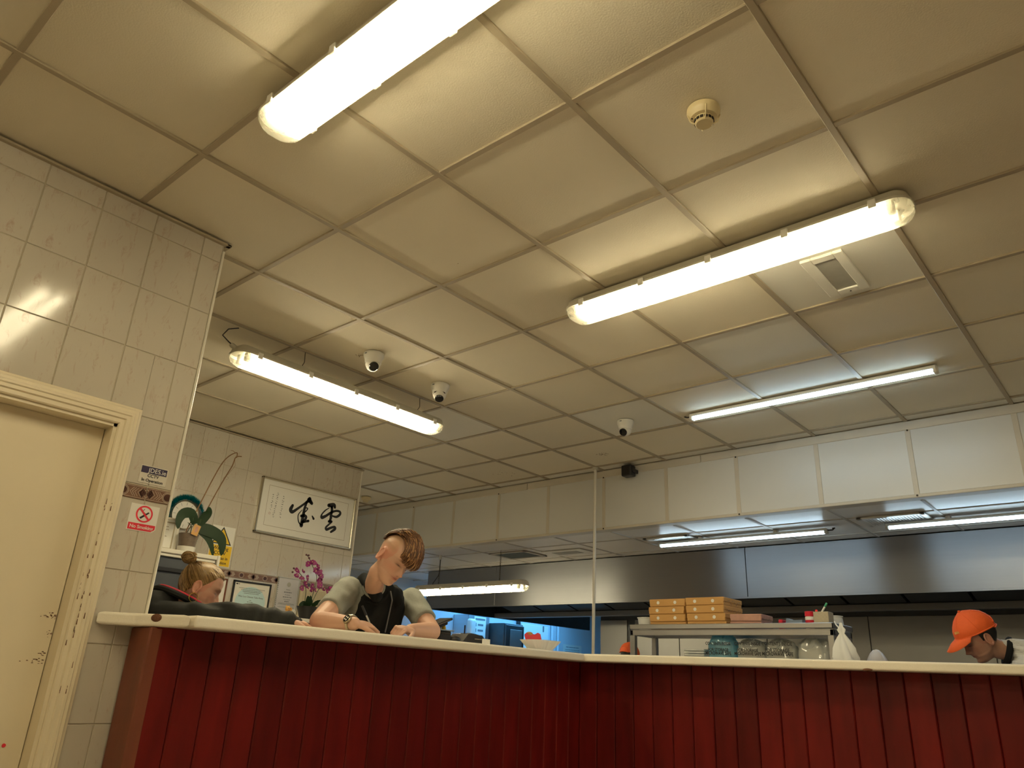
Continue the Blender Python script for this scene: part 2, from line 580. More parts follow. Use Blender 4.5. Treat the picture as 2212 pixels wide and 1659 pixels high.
# enclosing walls (mostly out of sight)
struct('wall_right', MB().box(4.60, 4.75, -3.55, 11.65, 0, ZC + 0.02), 'plaster', 'plain wall on the far right side')
struct('wall_rear', MB().box(-5.75, 4.60, -3.55, -3.40, 0, ZC + 0.02), 'plaster', 'plain wall behind the viewer')
struct('wall_service', MB().box(-3.05, -0.62, -0.42, -0.30, 0, ZC), 'plaster', 'plain end wall of the serving area')
struct('wall_passage', MB().box(-5.60, -3.17, 2.60, 2.72, 0, ZC), 'plaster', 'plain wall of the passage behind the tiled wall')
struct('wall_far_end', MB().box(-5.75, 4.60, 11.50, 11.65, 0, ZK + 0.02), 'blue_wall', 'pale wall at the end of the back kitchen')

# tiled partition on the left with the cream door
WX = -0.5
DY0, DY1, DZ = -0.95, 0.118, 1.90      # clear door opening
wl = struct('wall_left', MB().box(-0.62, WX, DY1, 0.370, 0, ZC).box(-0.62, WX, DY0, DY1, DZ, ZC).box(-0.62, WX, -3.40, DY0, 0, ZC), 'grout', 'cream tiled wall with the door on the left')
tcache = {}
def wtile(parent, x, rects, mat='tile', t=0.006):
    y0 = min(r[0] for r in rects); z0 = min(r[2] for r in rects)
    key = (mat,) + tuple(tuple(round(v, 3) for v in (r[0] - y0, r[1] - y0, r[2] - z0, r[3] - z0)) for r in rects)
    if key not in tcache:
        mb = MB()
        for r in key[1:]:
            mb.bbox(0, t, r[0], r[1], r[2], r[3], 0.0015)
        tcache[key] = mesh_from('wall_tile', mb, mat)
    return inst('wall_tile' if mat == 'tile' else 'border_tile', tcache[key], (x - 0.003, y0, z0), parent)
g = 0.0016
AO, AZ = 0.191, 1.973                  # outer edge of the architrave
cols = [0.278 - 0.2025 * k for k in range(0, 9)][::-1]
cols = [(cols[k], cols[k + 1]) for k in range(len(cols) - 1)] + [(0.278, 0.366)]
rows = [(2.700, 2.796), (2.452, 2.700), (2.203, 2.452), (1.953, 2.203), (1.699, 1.953), (1.389, 1.645), (1.139, 1.389), (0.889, 1.139), (0.639, 0.889)]
for c0, c1 in cols:
    for r0, r1 in rows:
        a, b, c, d = c0 + g, c1 - g, r0 + g, r1 - g
        if a >= AO or c >= AZ:
            wtile(wl, WX, [(a, b, c, d)])
        elif b <= AO:
            if d > AZ + 0.01:
                wtile(wl, WX, [(a, b, AZ + g, d)])
        else:
            if d > AZ + 0.01:
                wtile(wl, WX, [(AO + g, b, c, d), (a, AO, AZ + g, d)])
            else:
                wtile(wl, WX, [(AO + g, b, c, d)])
def border_pattern(w, kinds):
    """printed diamonds, chevrons and ovals of a border tile, as thin inlays (y, z) plane"""
    light, dark = MB(), MB()
    h = 0.050
    def ring(mb, cx, cz, ry, rz, th, n=20, x=0.0078):
        o = [(x, cx + ry * math.cos(2 * math.pi * k / n), cz + rz * math.sin(2 * math.pi * k / n)) for k in range(n)]
        i = [(x, cx + (ry - th) * math.cos(2 * math.pi * k / n), cz + (rz - th) * math.sin(2 * math.pi * k / n)) for k in range(n)]
        mb.add(o + i, [(k, (k + 1) % n, n + (k + 1) % n, n + k) for k in range(n)])
    def poly(mb, pts, x=0.0074):
        mb.add([(x, p[0], p[1]) for p in pts], [tuple(range(len(pts)))])
    for z in (0.004, 0.045):
        poly(light, [(0, z), (w, z), (w, z + .0016), (0, z + .0016)])
    for kind, c in kinds:
        if kind == 'oval':
            poly(dark, [(c + .016 * math.cos(k * math.pi / 10), .025 + .0155 * math.sin(k * math.pi / 10)) for k in range(20)])
            ring(light, c, .025, .0215, .0195, .0018)
            ring(light, c, .025, .0165, .0155, .0014)
        elif kind == 'dia':
            poly(dark, [(c - .014, .025), (c, .008), (c + .014, .025), (c, .042)])
            for s in (-1, 1):
                for q in (.017, .026, .034):
                    a = c + s * q
                    poly(light, [(a + s * .013, .025), (a, .009), (a - s * .0022, .009), (a + s * .0108, .025), (a - s * .0022, .041), (a, .041)])
    return light, dark
def border_tile(parent, x, y0, y1, z0, kinds):
    o = wtile(parent, x, [(y0, y1, z0, z0 + 0.050)], 'border_tile')
    li, da = border_pattern(y1 - y0, kinds)
    for mb, mt in ((da, 'border_dark'), (li, 'border_light')):
        if mb.v:
            part('pattern', mb, mt, o, local=True)
    return o
border_tile(wl, WX, 0.1925, 0.276, 1.646, [('oval', -0.002), ('dia', 0.070)])
border_tile(wl, WX, 0.2795, 0.365, 1.646, [('dia', 0.012), ('oval', 0.078)])
part('corner_trim', MB().bbox(-0.508, WX + 0.009, 0.366, 0.376, 0.0, 2.760, 0.003), 'trim_white', wl)
part('ceiling_angle', MB().bbox(WX, WX + 0.022, -3.3, 0.392, ZC - 0.016, ZC - 0.006, 0.002).bbox(-0.62, WX + 0.022, 0.372, 0.394, ZC - 0.016, ZC - 0.006, 0.002), 'grid_bar', wl)

door = struct('door_1', MB().bbox(-0.605, -0.565, DY0 + 0.012, DY1 - 0.014, 0.005, DZ - 0.012, 0.002), 'cream_paint', 'plain cream door set back in a moulded frame')
prof = [(0, 0), (0, .012), (.004, .016), (.018, .016), (.022, .022), (.034, .022), (.038, .026), (.046, .026), (.050, .020), (.060, .020), (.066, .015), (.073, .012), (.073, 0)]
sweep = [[(WX + d, DY1 + w, 0.0) for w, d in prof], [(WX + d, DY1 + w, DZ + w) for w, d in prof], [(WX + d, DY0 - w, DZ + w) for w, d in prof], [(WX + d, DY0 - w, 0.0) for w, d in prof]]
part('architrave', MB().rings(sweep), 'cream_paint', door)
part('door_lining', MB().box(-0.62, WX + .004, DY1 - .012, DY1 + .002, 0, DZ).box(-0.62, WX + .004, DY0 - .002, DY0 + .012, 0, DZ).box(-0.62, WX + .004, DY0, DY1, DZ - .012, DZ + .002), 'cream_paint', door)
sm = MB()
rr = random.Random(5)
for (zc, n, sp) in ((1.22, 22, .022), (1.165, 7, .008), (1.10, 9, .012), (1.075, 14, .03)):
    for k in range(n):
        y = DY1 - .016 - abs(rr.gauss(0, sp)); z = zc + rr.gauss(0, .004); a = rr.uniform(.001, .0045); b = rr.uniform(.0006, .0018)
        sm.add([(-.5644, y - a, z - b), (-.5644, y + a, z - b * .5), (-.5644, y + a * .6, z + b), (-.5644, y - a * .8, z + b)], [(0, 1, 2, 3)])
part('scuff_mark', sm, 'chip_brown', door)
wm = MB()
for k in range(34):
    z = rr.uniform(0.98, 1.62); w = rr.choice([.004, .018, .021, .0385]); a = rr.uniform(.0006, .0022); b = rr.uniform(.002, .010)
    d = .0275 if w > .035 else .0225
    wm.add([(WX + d, DY1 + w - a, z - b), (WX + d, DY1 + w + a, z - b), (WX + d, DY1 + w + a * .5, z + b), (WX + d, DY1 + w - a * .6, z + b)], [(0, 1, 2, 3)])
part('wear_mark', wm, 'chip_brown', door)

# tiled wall at the back of the serving area
BX = -3.05
wb = struct('wall_back', MB().box(-3.17, BX, -0.42, 3.18, 0, ZC), 'grout', 'cream tiled wall behind the staff')
bcols = [2.069 + 0.2037 * k for k in range(-5, 6)]
bcols = [(bcols[k], bcols[k + 1]) for k in range(len(bcols) - 1)] + [(2.069 + 0.2037 * 5, 3.176)]
for c0, c1 in bcols:
    for r0, r1 in [(2.532, 2.786), (2.275, 2.532), (2.018, 2.275), (1.762, 2.018), (1.455, 1.711), (1.20, 1.455)]:
        wtile(wb, BX, [(c0 + g, c1 - g, r0 + g, r1 - g)])
    if True:
        border_tile(wb, BX, c0 + g, c1 - g, 1.7115, [('dia', 0.0), ('oval', .1)] + ([('dia', .2)] if c1 - c0 > .15 else []))
part('corner_trim', MB().bbox(-3.056, BX + 0.008, 3.174, 3.184, 0.0, 2.78, 0.002), 'trim_white', wb)
part('ceiling_angle', MB().bbox(BX, BX + 0.022, -0.3, 3.19, ZC - 0.016, ZC - 0.006, 0.002), 'grid_bar', wb)

# kitchen back wall in steel, far blue-lit room with a blue rooflight added out of sight
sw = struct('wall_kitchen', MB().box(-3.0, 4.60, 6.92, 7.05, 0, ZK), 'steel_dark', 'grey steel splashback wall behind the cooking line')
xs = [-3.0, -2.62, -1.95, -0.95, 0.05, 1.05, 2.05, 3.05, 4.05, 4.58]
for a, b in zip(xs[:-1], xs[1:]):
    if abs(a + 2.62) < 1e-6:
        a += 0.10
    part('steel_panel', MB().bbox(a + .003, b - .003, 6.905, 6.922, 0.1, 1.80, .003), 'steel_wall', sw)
FX = -5.6
wf = struct('wall_far', MB().box(FX - 0.15, FX, 2.60, 11.5, 0, ZC), 'blue_wall', 'pale wall of the back kitchen under the added rooflight')
ys = [6.60, 7.55, 8.50, 9.45]
mbw = MB().box(-5.34, -5.28, 6.6, 9.45, ZK - .03, ZK + .02).box(-4.78, -4.72, 6.6, 9.45, ZK - .03, ZK + .02)
for y in ys:
    mbw.box(-5.34, -4.72, y - .03, y + .03, ZK - .03, ZK + .02)
win = struct('added_rooflight', mbw, 'trim_white', 'added white framed rooflight, out of sight, tinting the back kitchen blue')
M_emit('daylight', (0.13, 0.50, 1.0), 11.0)  # glow of the added rooflight, an invented source for the blue light
for a, b in zip(ys[:-1], ys[1:]):
    part('pane', MB().box(-5.28, -4.78, a + .03, b - .03, ZK - .014, ZK - .008), 'daylight', win)

# ================================================================== extractor hood
HY, HB, HL = 5.58, 1.856, -4.65
hood = thing('extractor_hood', 'long stainless steel extractor hood over the cooking line', 'hood', (0, HY, HB))
for a, b in ((HL, -3.522), (-3.522, -0.536), (-0.536, 2.45), (2.45, 4.595)):
    part('front_panel', MB().bbox(a + .0025, b - .0025, HY, HY + 0.02, HB, ZK - .004, .002), 'steel_hood', hood)
part('front_lip', MB().bbox(HL, 4.595, HY - 0.004, HY + 0.035, HB - 0.012, HB + 0.004, .002), 'steel_hood', hood)
part('side_panel', MB().bbox(HL, HL + 0.02, HY + .02, 9.0, HB - 0.012, ZK - .004, .002), 'steel_hood', hood)
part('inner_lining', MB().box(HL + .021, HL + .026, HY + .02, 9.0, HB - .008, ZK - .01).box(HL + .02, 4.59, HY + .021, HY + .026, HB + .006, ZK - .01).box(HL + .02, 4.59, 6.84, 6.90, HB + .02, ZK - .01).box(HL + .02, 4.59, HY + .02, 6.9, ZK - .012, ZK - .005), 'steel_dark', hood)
part('rear_gutter', MB().bbox(HL + .03, 4.58, 6.80, 6.90, HB - .015, HB + .045, .003), 'steel_wall', hood)
for k in range(17):
    x = HL + .35 + k * .53
    if x < 4.3:
        mb = MB()
        a = Vector((0, HY + .25, HB + .28)); b = Vector((0, 6.80, HB + .05))
        mb.rings([[(x, a.y, a.z), (x + .5, a.y, a.z), (x + .5, a.y, a.z + .03), (x, a.y, a.z + .03)], [(x, b.y, b.z), (x + .5, b.y, b.z), (x + .5, b.y, b.z + .03), (x, b.y, b.z + .03)]])
        part('grease_filter', mb, 'steel_dark', hood)

# ================================================================== counter
CT, CTB = 1.245, 1.203
base = thing('service_counter', 'dark red boarded counter front with an end post coloured brown for reflected light', 'counter', (-0.6, 1.6, 0))
A0, A1 = Vector((-.345, .345)), Vector((-.405, 2.90))
def plank_run(p0, p1, n, nrm, zt):
    d = (p1 - p0)
    L = d.length
    d = d / L
    w = L / n
    for k in range(n):
        c0 = p0 + d * (w * k + .0008)
        c1 = p0 + d * (w * (k + 1) - .0008)
        q = [(c0, 0), (c1, 0)]
        a = c0 + nrm * .0; b = c1
        pts = [c0 - nrm * .012, c0 + nrm * .002, c0 + d * .005 + nrm * .007, c1 - d * .005 + nrm * .007, c1 + nrm * .002, c1 - nrm * .012]
        part('plank', MB().prism([(p.x, p.y) for p in pts], 'z', 0.0, zt - .0008), 'red_wood', base)
nA = Vector((A1.y - A0.y, -(A1.x - A0.x))).normalized()
plank_run(A0, A1, 23, nA, CTB)
B0, B1 = A1 + Vector((0.004, 0.002)), Vector((4.58, 3.43))
nB = Vector((B1.y - B0.y, -(B1.x - B0.x))).normalized()
if nB.y > 0:
    nB = -nB
plank_run(B0, B1, 44, nB, CTB)
part('carcass', MB().prism([(-.484, .382), (-.36, .382), (-.42, 2.92), (4.57, 3.45), (4.57, 3.72), (-.66, 3.20), (-.66, .382)], 'z', 0.0, CTB - .0008), 'brown_wood', base)
part('end_post', MB().bbox(-.488, -.337, .327, .372, 0, CTB - .0008, .006), 'brown_wood', base)  # brown colour stands in for door light reflected on this end face

top = thing('worktop', 'speckled cream laminate counter top with rounded edge', 'worktop', (-0.5, 1.6, CTB))
def slab(poly, name='slab'):
    mb = MB().prism(poly, 'z', CTB, CT)
    o = part(name, mb, 'worktop', top)
    bm = bmesh.new(); bm.from_mesh(o.data)
    bmesh.ops.bevel(bm, geom=list(bm.edges), offset=.009, segments=3, affect='EDGES', profile=.5)
    bm.to_mesh(o.data); bm.free()
    return o
s1 = slab([(-.489, .198), (-.40, .295), (-.30, .365), (-.225, .405), (-.70, .405), (-.70, .383), (-.489, .383)])
slab([(-.205, .412), (-.272, 2.768), (-.70, 2.768), (-.70, .412)])
slab([(-.270, 2.775), (1.80, 3.00), (4.59, 3.30), (4.59, 3.76), (-.70, 3.24), (-.70, 2.775)])
part('chip', MB().ell((-.3385, .3385, CT - .013), (.020, .0045, .0135), 14, 8, Matrix(((.82, .573, 0), (.573, -.82, 0), (0, 0, 1)))), 'chip_brown', top, True)
part('chip', MB().ell((1.19, 2.931, CTB + .002), (.022, .006, .006), 12, 8), 'chip_brown', top, True)

# pole from floor to ceiling in front of the bulkhead
pole = thing('pole', 'thin white painted pole standing in front of the bulkhead', 'pole', (-1.21, 4.20, 0))
part('pipe', MB().tube([(-1.225, 4.20, .008), (-1.20, 4.20, ZC - .004)], .0125, 14), 'trim_white', pole, True)
part('floor_flange', MB().lathe([(.035, 0), (.035, .006), (.016, .01)], 18, (-1.225, 4.20, 0)), 'trim_white', pole, True)
part('ceiling_bracket', MB().lathe([(.016, 0), (.024, .012), (.026, .02)], 16, (-1.20, 4.20, ZC - .026)), 'plastic_grey', pole, True)

# ================================================================== lamps
def rrect(a, b, r, z, n=5):
    pts = []
    for cx, cy, s in ((a - r, b - r, 0), (-a + r, b - r, 1), (-a + r, -b + r, 2), (a - r, -b + r, 3)):
        for k in range(n + 1):
            t = (s + k / n) * math.pi / 2
            pts.append((cx + r * math.cos(t), cy + r * math.sin(t), z))
    return pts
def batten(name, label, loc, rotz, tm='tube_warm'):
    """twin-tube weatherproof fluorescent light, along local X; local z=0 is the top of the housing"""
    t = thing(name, label, 'light', loc, 'yellowed twin-tube fluorescent lights', (0, 0, rotz))
    a, b = .765, .080
    hs = MB().rings([rrect(a - .03, b - .028, .03, 0), rrect(a - .012, b - .012, .05, -.012), rrect(a - .004, b - .004, .06, -.036), rrect(a, b, .062, -.040), rrect(a, b, .062, -.050)], True, False)
    hs.rings([rrect(a, b, .062, -.050), rrect(a - .006, b - .006, .058, -.050), rrect(a - .008, b - .010, .056, -.036), rrect(a - .06, b - .016, .04, -.034)], False, True)
    part('housing', hs, 'plastic_grey', t, 35, True)
    part('gear_tray', MB().bbox(-a + .09, a - .09, -.020, .020, -.060, -.034, .003), 'reflector', t, False, True)
    ls = MB().rings([rrect(a - .003, b - .002, .060, -.048), rrect(a - .006, b - .005, .058, -.068), rrect(a - .016, b - .014, .052, -.086), rrect(a - .034, b - .030, .04, -.098), rrect(a - .055, b - .050, .025, -.103)], False, True)
    ln = part('diffuser', ls, 'lens', t, 35, True)
    for y in (-.038, .038):
        part('tube', MB().lathe([(.0128, -a + .085), (.0128, a - .085)], 14, (0, y, -.066), (1, 0, 0)), tm, t, 40, True)
        for s in (-1, 1):
            part('lampholder', MB().bbox(s * (a - .072) - .014, s * (a - .072) + .014, y - .016, y + .016, -.084, -.034, .004), 'plastic_white', t, False, True)
    for s in (-1, 1):
        for k in range(5):
            x = -a + .12 + k * (2 * a - .24) / 4
            part('clip', MB().bbox(x - .014, x + .014, s * (b + .004) - .004, s * (b + .004) + .004, -.064, -.030, .002), 'plastic_white', t, False, True)
    return t
L1 = batten('fluorescent_light', 'big fluorescent light cut off by the top edge of the photo', (1.145, .048, ZC - .005), 0)
L2 = batten('fluorescent_light', 'fluorescent light on the ceiling beside the small square vent', (1.145, 1.712, ZC - .005), 0)
L_added = batten('fluorescent_light', 'fluorescent light added behind the viewer to even out the ceiling light', (1.145, -1.616, ZC - .005), 0)  # unseen lamp added to spread light more evenly over the ceiling
L3 = batten('fluorescent_light', 'fluorescent light hanging from hooks near the left tiled wall', (-1.205, 1.61, 2.685), math.pi / 2, 'tube_warm_new')
L4 = batten('fluorescent_light', 'fluorescent light hanging on two chains in front of the hood', (-3.09, 4.70, 1.978), 0, 'tube_warm_new')
def hookbit(t, x, z1):
    part('hook', MB().tube([(x, 0, .006), (x, .010, .02), (x, .010, .032), (x, 0, .040), (x, -.006, .050), (x, 0, z1 - .012), (x, 0, z1)], .0022, 6), 'chain', t, True, True)
    part('hook_eye', MB().tube([(x - .012, 0, -.004), (x, 0, .014), (x + .012, 0, -.004)], .0018, 6), 'chain', t, True, True)
for x in (-.33, .57):
    hookbit(L3, x, ZC - .004 - 2.685)
part('cable', MB().tube([(-.735, 0, -.02), (-.79, 0, .0), (-.83, .01, .03), (-.80, .02, .08), (-.74, .03, .112)], .0035, 8), 'cable', L3, True, True)
part('cable_gland', MB().lathe([(.014, 0), (.014, .03), (.009, .04)], 12, (-.745, 0, -.020), (-1, 0, .35)), 'plastic_grey', L3, True, True)
def chain(t, x, z1, n):
    for k in range(n):
        z = .012 + (z1 - .024) * (k + .5) / n
        h = (z1 - .02) / n * .64
        pts = []
        for q in range(11):
            a = 2 * math.pi * q / 10
            u, w = .0065 * math.cos(a), h * math.sin(a)
            pts.append((x + (u if k % 2 else 0), (0 if k % 2 else u), z + w))
        part('chain_link', MB().tube(pts, .0017, 5, False), 'chain', t, True, True)
    part('hook_eye', MB().tube([(x - .014, 0, -.004), (x, 0, .024), (x + .014, 0, -.004)], .0018, 6), 'chain', t, True, True)
chain(L4, -.44, ZK - 1.978 - .004, 16)
chain(L4, .415, ZK - 1.978 - .004, 16)
part('cable', MB().tube([(-.53, 0, 0), (-.525, 0, .022), (-.46, .01, .10), (-.447, .01, .17), (-.45, .012, .25), (-.44, .012, .305)], .004, 7), 'cable', L4, True, True)
part('ceiling_stub', MB().bbox(-.452, -.428, -.012, .012, .262, .309, .003), 'plastic_white', L4, False, True)

def led(label, loc, half, cable=None, drop=0.0):
    t = thing('led_batten', label, 'light', loc, 'slim white LED battens')
    if drop:
        for s in (-.45, .45):
            part('mounting_clip', MB().bbox(s * half - .015, s * half + .015, -.020, .020, -.004, drop, .002), 'plastic_white', t, False, True)
    part('body', MB().bbox(-half, half, -.025, .025, -.020, 0, .004), 'plastic_white', t, False, True)
    pr = [(half * s, 0) for s in ()]
    ring = lambda x: [(x, .019 * math.cos(math.pi + math.pi * k / 10), -.020 + .021 * math.sin(math.pi + math.pi * k / 10)) for k in range(11)]
    part('diffuser', MB().rings([ring(-half + .022), ring(half - .022)], True, True), 'tube_cool', t, 50, True)
    for s in (-1, 1):
        part('end_cap', MB().bbox(s * (half - .010) - .012, s * (half - .010) + .012, -.026, .026, -.043, 0, .006), 'plastic_white', t, False, True)
    if cable == 'l':
        part('cable', MB().tube([(-half, 0, -.012), (-half - .03, .01, -.010), (-half - .06, .03, .006)], .005, 8), 'cable', t, True, True)
    if cable == 'r':
        part('cable', MB().tube([(half, 0, -.015), (half + .04, .0, -.015), (half + .05, .015, .0), (half + .03, .03, .002)], .005, 8), 'cable', t, True, True)
    return t
led('cool white LED batten on the shop ceiling in front of the bulkhead', (.845, 3.44, ZC - .005), .745, 'l')
led('cool white LED batten on the kitchen ceiling above the pizza boxes', (-.315, 4.955, ZK - .022), .725, 'r', .019)
led('cool white LED batten on the kitchen ceiling at the right edge', (1.565, 4.985, ZK - .022), .745, None, .019)
# ================================================================== things on the ceiling
M('paper_white', (0.80, 0.78, 0.72), rough=0.6, var=0.03, scale=6)
M('sticker_cream', (0.66, 0.61, 0.52), rough=0.35, var=0.04)
M('paper_cream', (0.72, 0.64, 0.44), rough=0.6, var=0.08, scale=6)
M('paper_blue', (0.55, 0.74, 0.78), rough=0.4, var=0.05, scale=6)
M('paper_lilac', (0.62, 0.60, 0.62), rough=0.3, var=0.06, scale=8)
M('ink', (0.012, 0.012, 0.014), rough=0.55, var=0.2)
M('ink_grey', (0.16, 0.17, 0.19), rough=0.6, var=0.1)
M('ink_brown', (0.25, 0.17, 0.10), rough=0.6, var=0.1)
M('navy', (0.035, 0.025, 0.07), rough=0.3, var=0.1)
M('sign_red', (0.72, 0.03, 0.055), rough=0.35, var=0.05)
M('sign_yellow', (0.85, 0.55, 0.02), rough=0.4, var=0.05)
M('silver_frame', (0.62, 0.58, 0.48), rough=0.22, metal=1.0, var=0.05)
M('leaf', (0.011, 0.030, 0.008), rough=0.55, spec=0.25, var=0.35, scale=9)
M('stem_brown', (0.20, 0.10, 0.035), rough=0.6, var=0.4, scale=20)
M('stem_green', (0.05, 0.07, 0.02), rough=0.5, var=0.3)
M('petal', (0.24, 0.012, 0.13), rough=0.5, var=0.30, scale=40)
M('petal_heart', (0.60, 0.40, 0.22), rough=0.5, var=0.2)
M('bud', (0.08, 0.015, 0.03), rough=0.5, var=0.2)
M('tinsel', (0.0, 0.36, 0.42), rough=0.28, metal=0.35, var=0.6, scale=60)
M('kraft', (0.56, 0.31, 0.10), rough=0.7, var=0.06, scale=20, stretch=(1, 1, 6))
M('kraft_print', (0.42, 0.24, 0.12), rough=0.7, var=0.08, scale=20)
M('pink_card', (0.46, 0.25, 0.19), rough=0.55, var=0.3, scale=24)
M('carton', (0.46, 0.40, 0.29), rough=0.75, var=0.12, scale=90)
M('red_plastic', (0.62, 0.02, 0.04), rough=0.3, var=0.06)
M('red_card', (0.85, 0.035, 0.03), rough=0.4, var=0.06)
M('green_plastic', (0.03, 0.30, 0.15), rough=0.3, var=0.06)
M('yellow_plastic', (0.75, 0.50, 0.03), rough=0.35, var=0.08)
M('gold', (0.75, 0.42, 0.10), rough=0.35, var=0.15, scale=30)
M('blue_grey', (0.18, 0.24, 0.33), rough=0.4, var=0.1)
M('charcoal_panel', (0.055, 0.062, 0.075), rough=0.42, var=0.12, scale=3)
M('soil', (0.15, 0.11, 0.08), rough=0.45, var=0.4, scale=50)
M('clay_white', (0.72, 0.70, 0.64), rough=0.35, var=0.06)
M('white_cloth', (0.80, 0.80, 0.78), rough=0.6, var=0.06)
M_clear('film', (0.93, 0.94, 0.88), clear=0.10, gloss=0.18, rough=0.14)
M_clear('film_blue', (0.36, 0.80, 0.97), clear=0.15, gloss=0.14, rough=0.12)
M_clear('frosted', (0.88, 0.90, 0.88), clear=0.25, gloss=0.10, rough=0.2)
M('tub_white', (0.74, 0.76, 0.76), rough=0.35, var=0.04)

def detector(name, label, x, y, zc, r, full=True):
    t = thing(name, label, 'smoke detector', (x, y, zc))
    part('base', MB().lathe([(r, 0), (r, -.012), (r * .96, -.020), (r * .80, -.034), (r * .62, -.036)], 28, (x, y, zc)), 'plastic_cream', t, 35)
    part('chamber', MB().lathe([(r * .58, -.034), (r * .55, -.052), (r * .48, -.056)], 24, (x, y, zc)), 'plastic_cream', t, 35)
    if full:
        for k in range(14):
            a = 2 * math.pi * k / 14
            c, s = math.cos(a), math.sin(a)
            mb = MB().bbox(r * .545, r * .60, -r * .10, r * .10, -.050, -.040, .001).xf(Matrix.Translation((x, y, zc)) @ Matrix.Rotation(a, 4, 'Z'))
            part('vent_slot', mb, 'dark_slot', t)
        for k in range(4):
            a = .6 + math.pi / 2 * k
            mb = MB().tube([(r * .97, 0, -.018), (r * .80, 0, -.046), (r * .52, 0, -.054)], .0022, 6).xf(Matrix.Translation((x, y, zc)) @ Matrix.Rotation(a, 4, 'Z'))
            part('rib', mb, 'plastic_cream', t, True)
        part('indicator', MB().ell((x - r * .55, y - r * .45, zc - .033), (.004, .004, .004), 10, 6), 'dark_slot', t, True)
    return t
detector('smoke_detector', 'round cream smoke detector on the ceiling between the two big lights', 1.512, .885, ZC - .0, .052)
detector('smoke_detector', 'small round smoke detector on the ceiling beyond the calligraphy picture', -3.92, 3.93, ZC - .0, .05, False)

def dome(label, x, y, d):
    z = ZC + .001
    d = Vector(d).normalized()
    t = thing('dome_camera', label, 'security camera', (x, y, z), 'white dome security cameras')
    part('base', MB().lathe([(.058, 0), (.060, -.006), (.059, -.018), (.052, -.034), (.047, -.052), (.046, -.062)], 28, (x, y, z)), 'plastic_white', t, 35)
    c = Vector((x, y, z - .066))
    part('eyeball', MB().ell(c, (.0425, .0425, .0425), 22, 14), 'plastic_white', t, True)
    part('lens', MB().lathe([(.027, .030), (.0275, .040), (.024, .0445), (.010, .046)], 22, c, d), 'black_gloss', t, 35)
    a = Vector((0, 0, 1)) - d * d.z
    a.normalize()
    b = d.cross(a)
    pts = [c + d * .012 + (a * math.cos(q) + b * math.sin(q)) * .0425 for q in [-.9 + .18 * k for k in range(11)]]
    part('slot', MB().tube(pts, .0032, 6), 'dark_slot', t, True)
    part('badge', MB().bbox(x - .008, x + .008, y - .0605, y - .0575, z - .018, z - .012, .001), 'ink_grey', t)
toc = lambda x, y: (Vector((2.34, -.9, 0)) - Vector((x, y, 0))).normalized()
left = Vector((-.76, -.65, 0))
dome('dome camera nearest the hanging light, its lens turned to the viewer', -.897, 1.535, toc(-.9, 1.5) * .75 - left * .18 + Vector((0, 0, -.62)))
dome('dome camera with a black lens pointing down, right of the hanging light', -.93, 2.10, toc(-.9, 2.1) * .55 + Vector((0, 0, -1.0)))
dome('dome camera turned to the left, in front of the black speaker', -.342, 3.325, toc(-.3, 3.3) * .62 + left * .42 + Vector((0, 0, -.62)))

sp = thing('speaker', 'small black speaker fixed to the top of the bulkhead', 'speaker', (-.912, 4.27, 2.69))
part('cabinet', MB().bbox(-.962, -.866, 4.225, 4.305, 2.692, 2.786, .012, 2), 'black_plastic', sp)
part('grille', MB().bbox(-.952, -.876, 4.219, 4.226, 2.700, 2.776, .003), 'dark_slot', sp)
part('bracket', MB().bbox(-.868, -.852, 4.24, 4.32, 2.722, 2.752, .003), 'black_plastic', sp)

v = thing('ceiling_vent', 'small white framed vent with a grey panel beside the ceiling light', 'vent', (1.492, 2.16, ZC - .012))
part('frame', MB().bbox(1.405, 1.450, 1.955, 2.330, ZC - .011, ZC + .003, .003).bbox(1.540, 1.580, 1.955, 2.330, ZC - .011, ZC + .003, .003).bbox(1.450, 1.540, 2.285, 2.330, ZC - .011, ZC + .003, .003).bbox(1.450, 1.540, 1.955, 2.0, ZC - .011, ZC + .003, .003), 'ceil_tile_white', v)
part('filter_panel', MB().box(1.448, 1.542, 1.998, 2.287, ZC - .004, ZC + .002), 'vent_grey', v)
part('screw', MB().lathe([(.003, 0), (.004, -.002)], 8, (1.50, 2.312, ZC - .011)), 'screw', v)

def grille(label, x0, x1, y0, y1, n, dark):
    t = thing('air_grille', label, 'vent', ((x0 + x1) / 2, (y0 + y1) / 2, ZK - .016), 'louvred grilles in the kitchen ceiling')
    f = .035
    z0, z1 = ZK - .015, ZK - .002
    part('frame', MB().bbox(x0, x1, y0, y0 + f, z0, z1, .003).bbox(x0, x1, y1 - f, y1, z0, z1, .003).bbox(x0, x0 + f, y0, y1, z0, z1, .003).bbox(x1 - f, x1, y0, y1, z0, z1, .003), 'plastic_white', t)
    part('backing', MB().box(x0 + .01, x1 - .01, y0 + .01, y1 - .01, ZK - .004, ZK - .001), 'vent_dark', t)
    w = (x1 - x0 - 2 * f) / n
    me = mesh_from('slat', MB().rings([[(0, y0 + f, 0), (w * .35, y0 + f, 0), (w * .72, y0 + f, .009), (w * .37, y0 + f, .009)], [(0, y1 - f, 0), (w * .35, y1 - f, 0), (w * .72, y1 - f, .009), (w * .37, y1 - f, .009)]]), 'plastic_white')
    for k in range(n):
        o = bpy.data.objects.new('slat', me)
        o.location = Vector((x0 + f + w * (k + .1), 0, ZK - .014)) - Vector((0, 0, 0)) - ORG[t.name] + Vector((0, 0, 0))
        link(o, t)
    return t
grille('louvred grille above the left end of the kitchen LED light', -1.115, -.685, 4.80, 5.035, 16, False)
grille('louvred grille beside the right kitchen LED light', .680, 1.130, 4.77, 5.085, 18, True)
v = thing('extract_vent', 'dark square vent in the kitchen ceiling above the chained light', 'vent', (-2.74, 5.04, ZK - .012))
